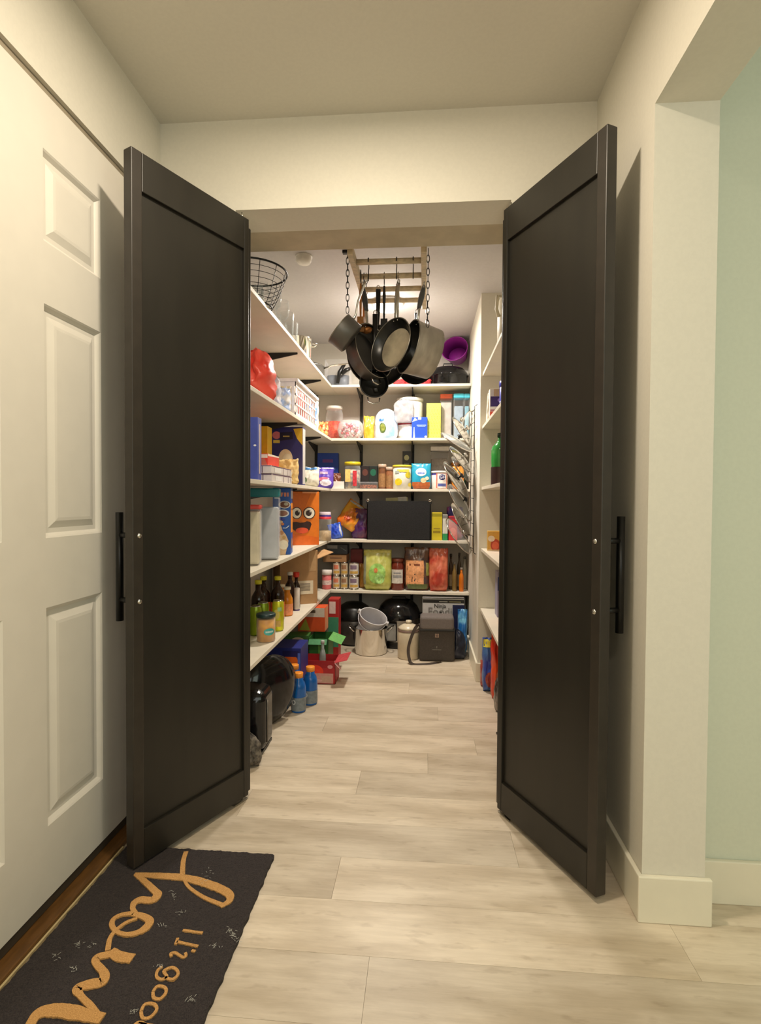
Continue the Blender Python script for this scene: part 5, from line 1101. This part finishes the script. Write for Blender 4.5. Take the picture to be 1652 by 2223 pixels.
carton('red_snack_box', 'red and orange box before the blue one on the lowest right shelf', 'box', .44, 2.84, z, .06, .10, .25, (206, 90, 50), [('r', 'f', .5, .25, .98, .4, (170, 40, 44))])
# floor right
bag('blue_yellow_bag', 'blue bag with a yellow top on the floor under the right shelves', 'bag', .365, 3.04, .0, .08, .09, .30, (50, 70, 160), c2=(80, 120, 170), seed=110, crk=.010, scale=9, patches=(('r', .5, .9, .9, .14, (222, 210, 70)), ('e', .5, .25, .6, .3, (150, 60, 50))))
bag('orange_red_bag', 'orange and red snack bag on the floor under the right shelves', 'bag', .405, 2.93, .0, .09, .09, .385, (222, 76, 30), c2=(206, 40, 26), seed=111, crk=.014, scale=8, patches=(('e', .6, .9, .6, .12, (236, 210, 190)), ('e', .5, .3, .5, .3, (206, 130, 90))))
bag('red_floor_bag', 'small dark red packet lowest on the floor beside the stub wall', 'bag', .348, 3.12, .0, .05, .07, .15, (150, 50, 44), c2=(190, 100, 80), seed=112, crk=.008, scale=14)
bag('grey_plastic_bag', 'grey crumpled plastic bag on the floor behind the right door', 'bag', .41, 2.75, .0, .11, .11, .20, (140, 130, 122), c2=(60, 50, 46), seed=113, crk=.02, sealed=False, dome=.4, rough=.2, scale=14)
carton('red_storage_box', 'red box on the floor mostly hidden by the right door', 'box', .425, 2.56, 0, .11, .26, .20, (150, 30, 34))
t = thing('shoe', 'dark grey rubber shoe toe poking out behind the right door', 'shoe', (.37, 2.29, 0), .25)
bm = lt([(0, 0), (.036, 0), (.042, .01), (.040, .03), (.026, .05), (0, .055)], 24, cap=False); 
for v in bm.verts: v.co.y *= 2.3; v.co.z *= 1+.35*max(0, v.co.y/.09)
link('upper', bm, M((58, 52, 46), .6), t); bm = lt([(0, 0), (.043, 0), (.045, .006), (.043, .013), (0, .013)], 24, cap=False)
for v in bm.verts: v.co.y *= 2.3
link('sole', bm, BLK, t)
t = thing('broom_handle', 'thin dark stick lying on the floor behind the right door', 'stick', (.385, 2.46, 0)); link('shaft', tb([(-.055, .0, .012), (.02, .012, .012)], .006, 8), BLKM, t)

# ================================================================ LID RACK on the stub wall
t = thing('lid_rack', 'black wire rack for pot lids mounted on the stub wall', 'rack', (0, 0, 0))
rx = .300; ry0, ry1, rz0, rz1 = 3.38, 3.62, .74, 1.64
for y in (ry0, ry1): link('upright', tb([(.3145, y, rz1+.01), (rx, y, rz1), (rx, y, rz0), (.3145, y, rz0-.01)], .0025, 6), BLKMET, t)
for k in range(12):
    z = rz0+.02+k*(rz1-rz0-.04)/11
    link('cross_wire', tb([(rx, ry0, z), (rx-.012, (ry0+ry1)/2, z+.004), (rx, ry1, z)], .0018, 6), BLKMET, t)
GL = M((206, 210, 206), .04, 0, .02, 10, kind='clear'); LIDM = M((196, 192, 186), .16, 1., .05, 20)
LIDS = ((958, 940, 1028, 980, 3.44), (984, 906, 1024, 966, 3.54), (1010, 935, 1028, 893, 3.60), (977, 970, 1026, 1024, 3.46), (982, 992, 1024, 1046, 3.54), (965, 1003, 1016, 1078, 3.42), (975, 1052, 1028, 1130, 3.44), (982, 1093, 1020, 1162, 3.53), (970, 1127, 1029, 1200, 3.43))
ln = ('topmost large', 'upper rear', 'smallest upright', 'second large', 'inner orange-tinted', 'long middle', 'lower middle', 'lower rear', 'lowest large')
for k, (x0, y0, x1, y1, yy) in enumerate(LIDS):
    a, b_ = at_y(yy, x0, y0), at_y(yy, x1, y1)
    if b_.x > .288:
        b_.x = .288
    R_ = (b_-a).length/2; c = (a+b_)/2; d = (b_-a).normalized()
    up = Vector((-d.z, 0, d.x)); up = up if up.z > 0 else -up
    nn = (up*.96+Vector((-.1, -.24, 0))).normalized()
    if k == 2: nn = (Vector((-1, -.4, 0))).normalized()
    t = thing('glass_cover', 'shiny pot lid in the wall rack, '+ln[k]+' one', 'lid', mw=axes(d, nn, c), group='pot lids in the wall rack')
    th = [2*math.pi*q/36 for q in range(36)]
    link('rim', tb([(R_*math.cos(q), R_*math.sin(q), 0) for q in th], .004, 8, True), LIDM, t)
    link('dome', lt([(R_, .001), (R_*.9, .008), (R_*.6, .018), (R_*.25, .024), (0, .025)], 36, cap=False), GL if k % 2 == 0 else LIDM, t)
    link('knob', lt([(.006, .024), (.006, .034), (.016, .038), (.018, .044), (.012, .050), (0, .051)], 20, cap=False), BLK if k in (0, 5, 6) else LIDM, t)
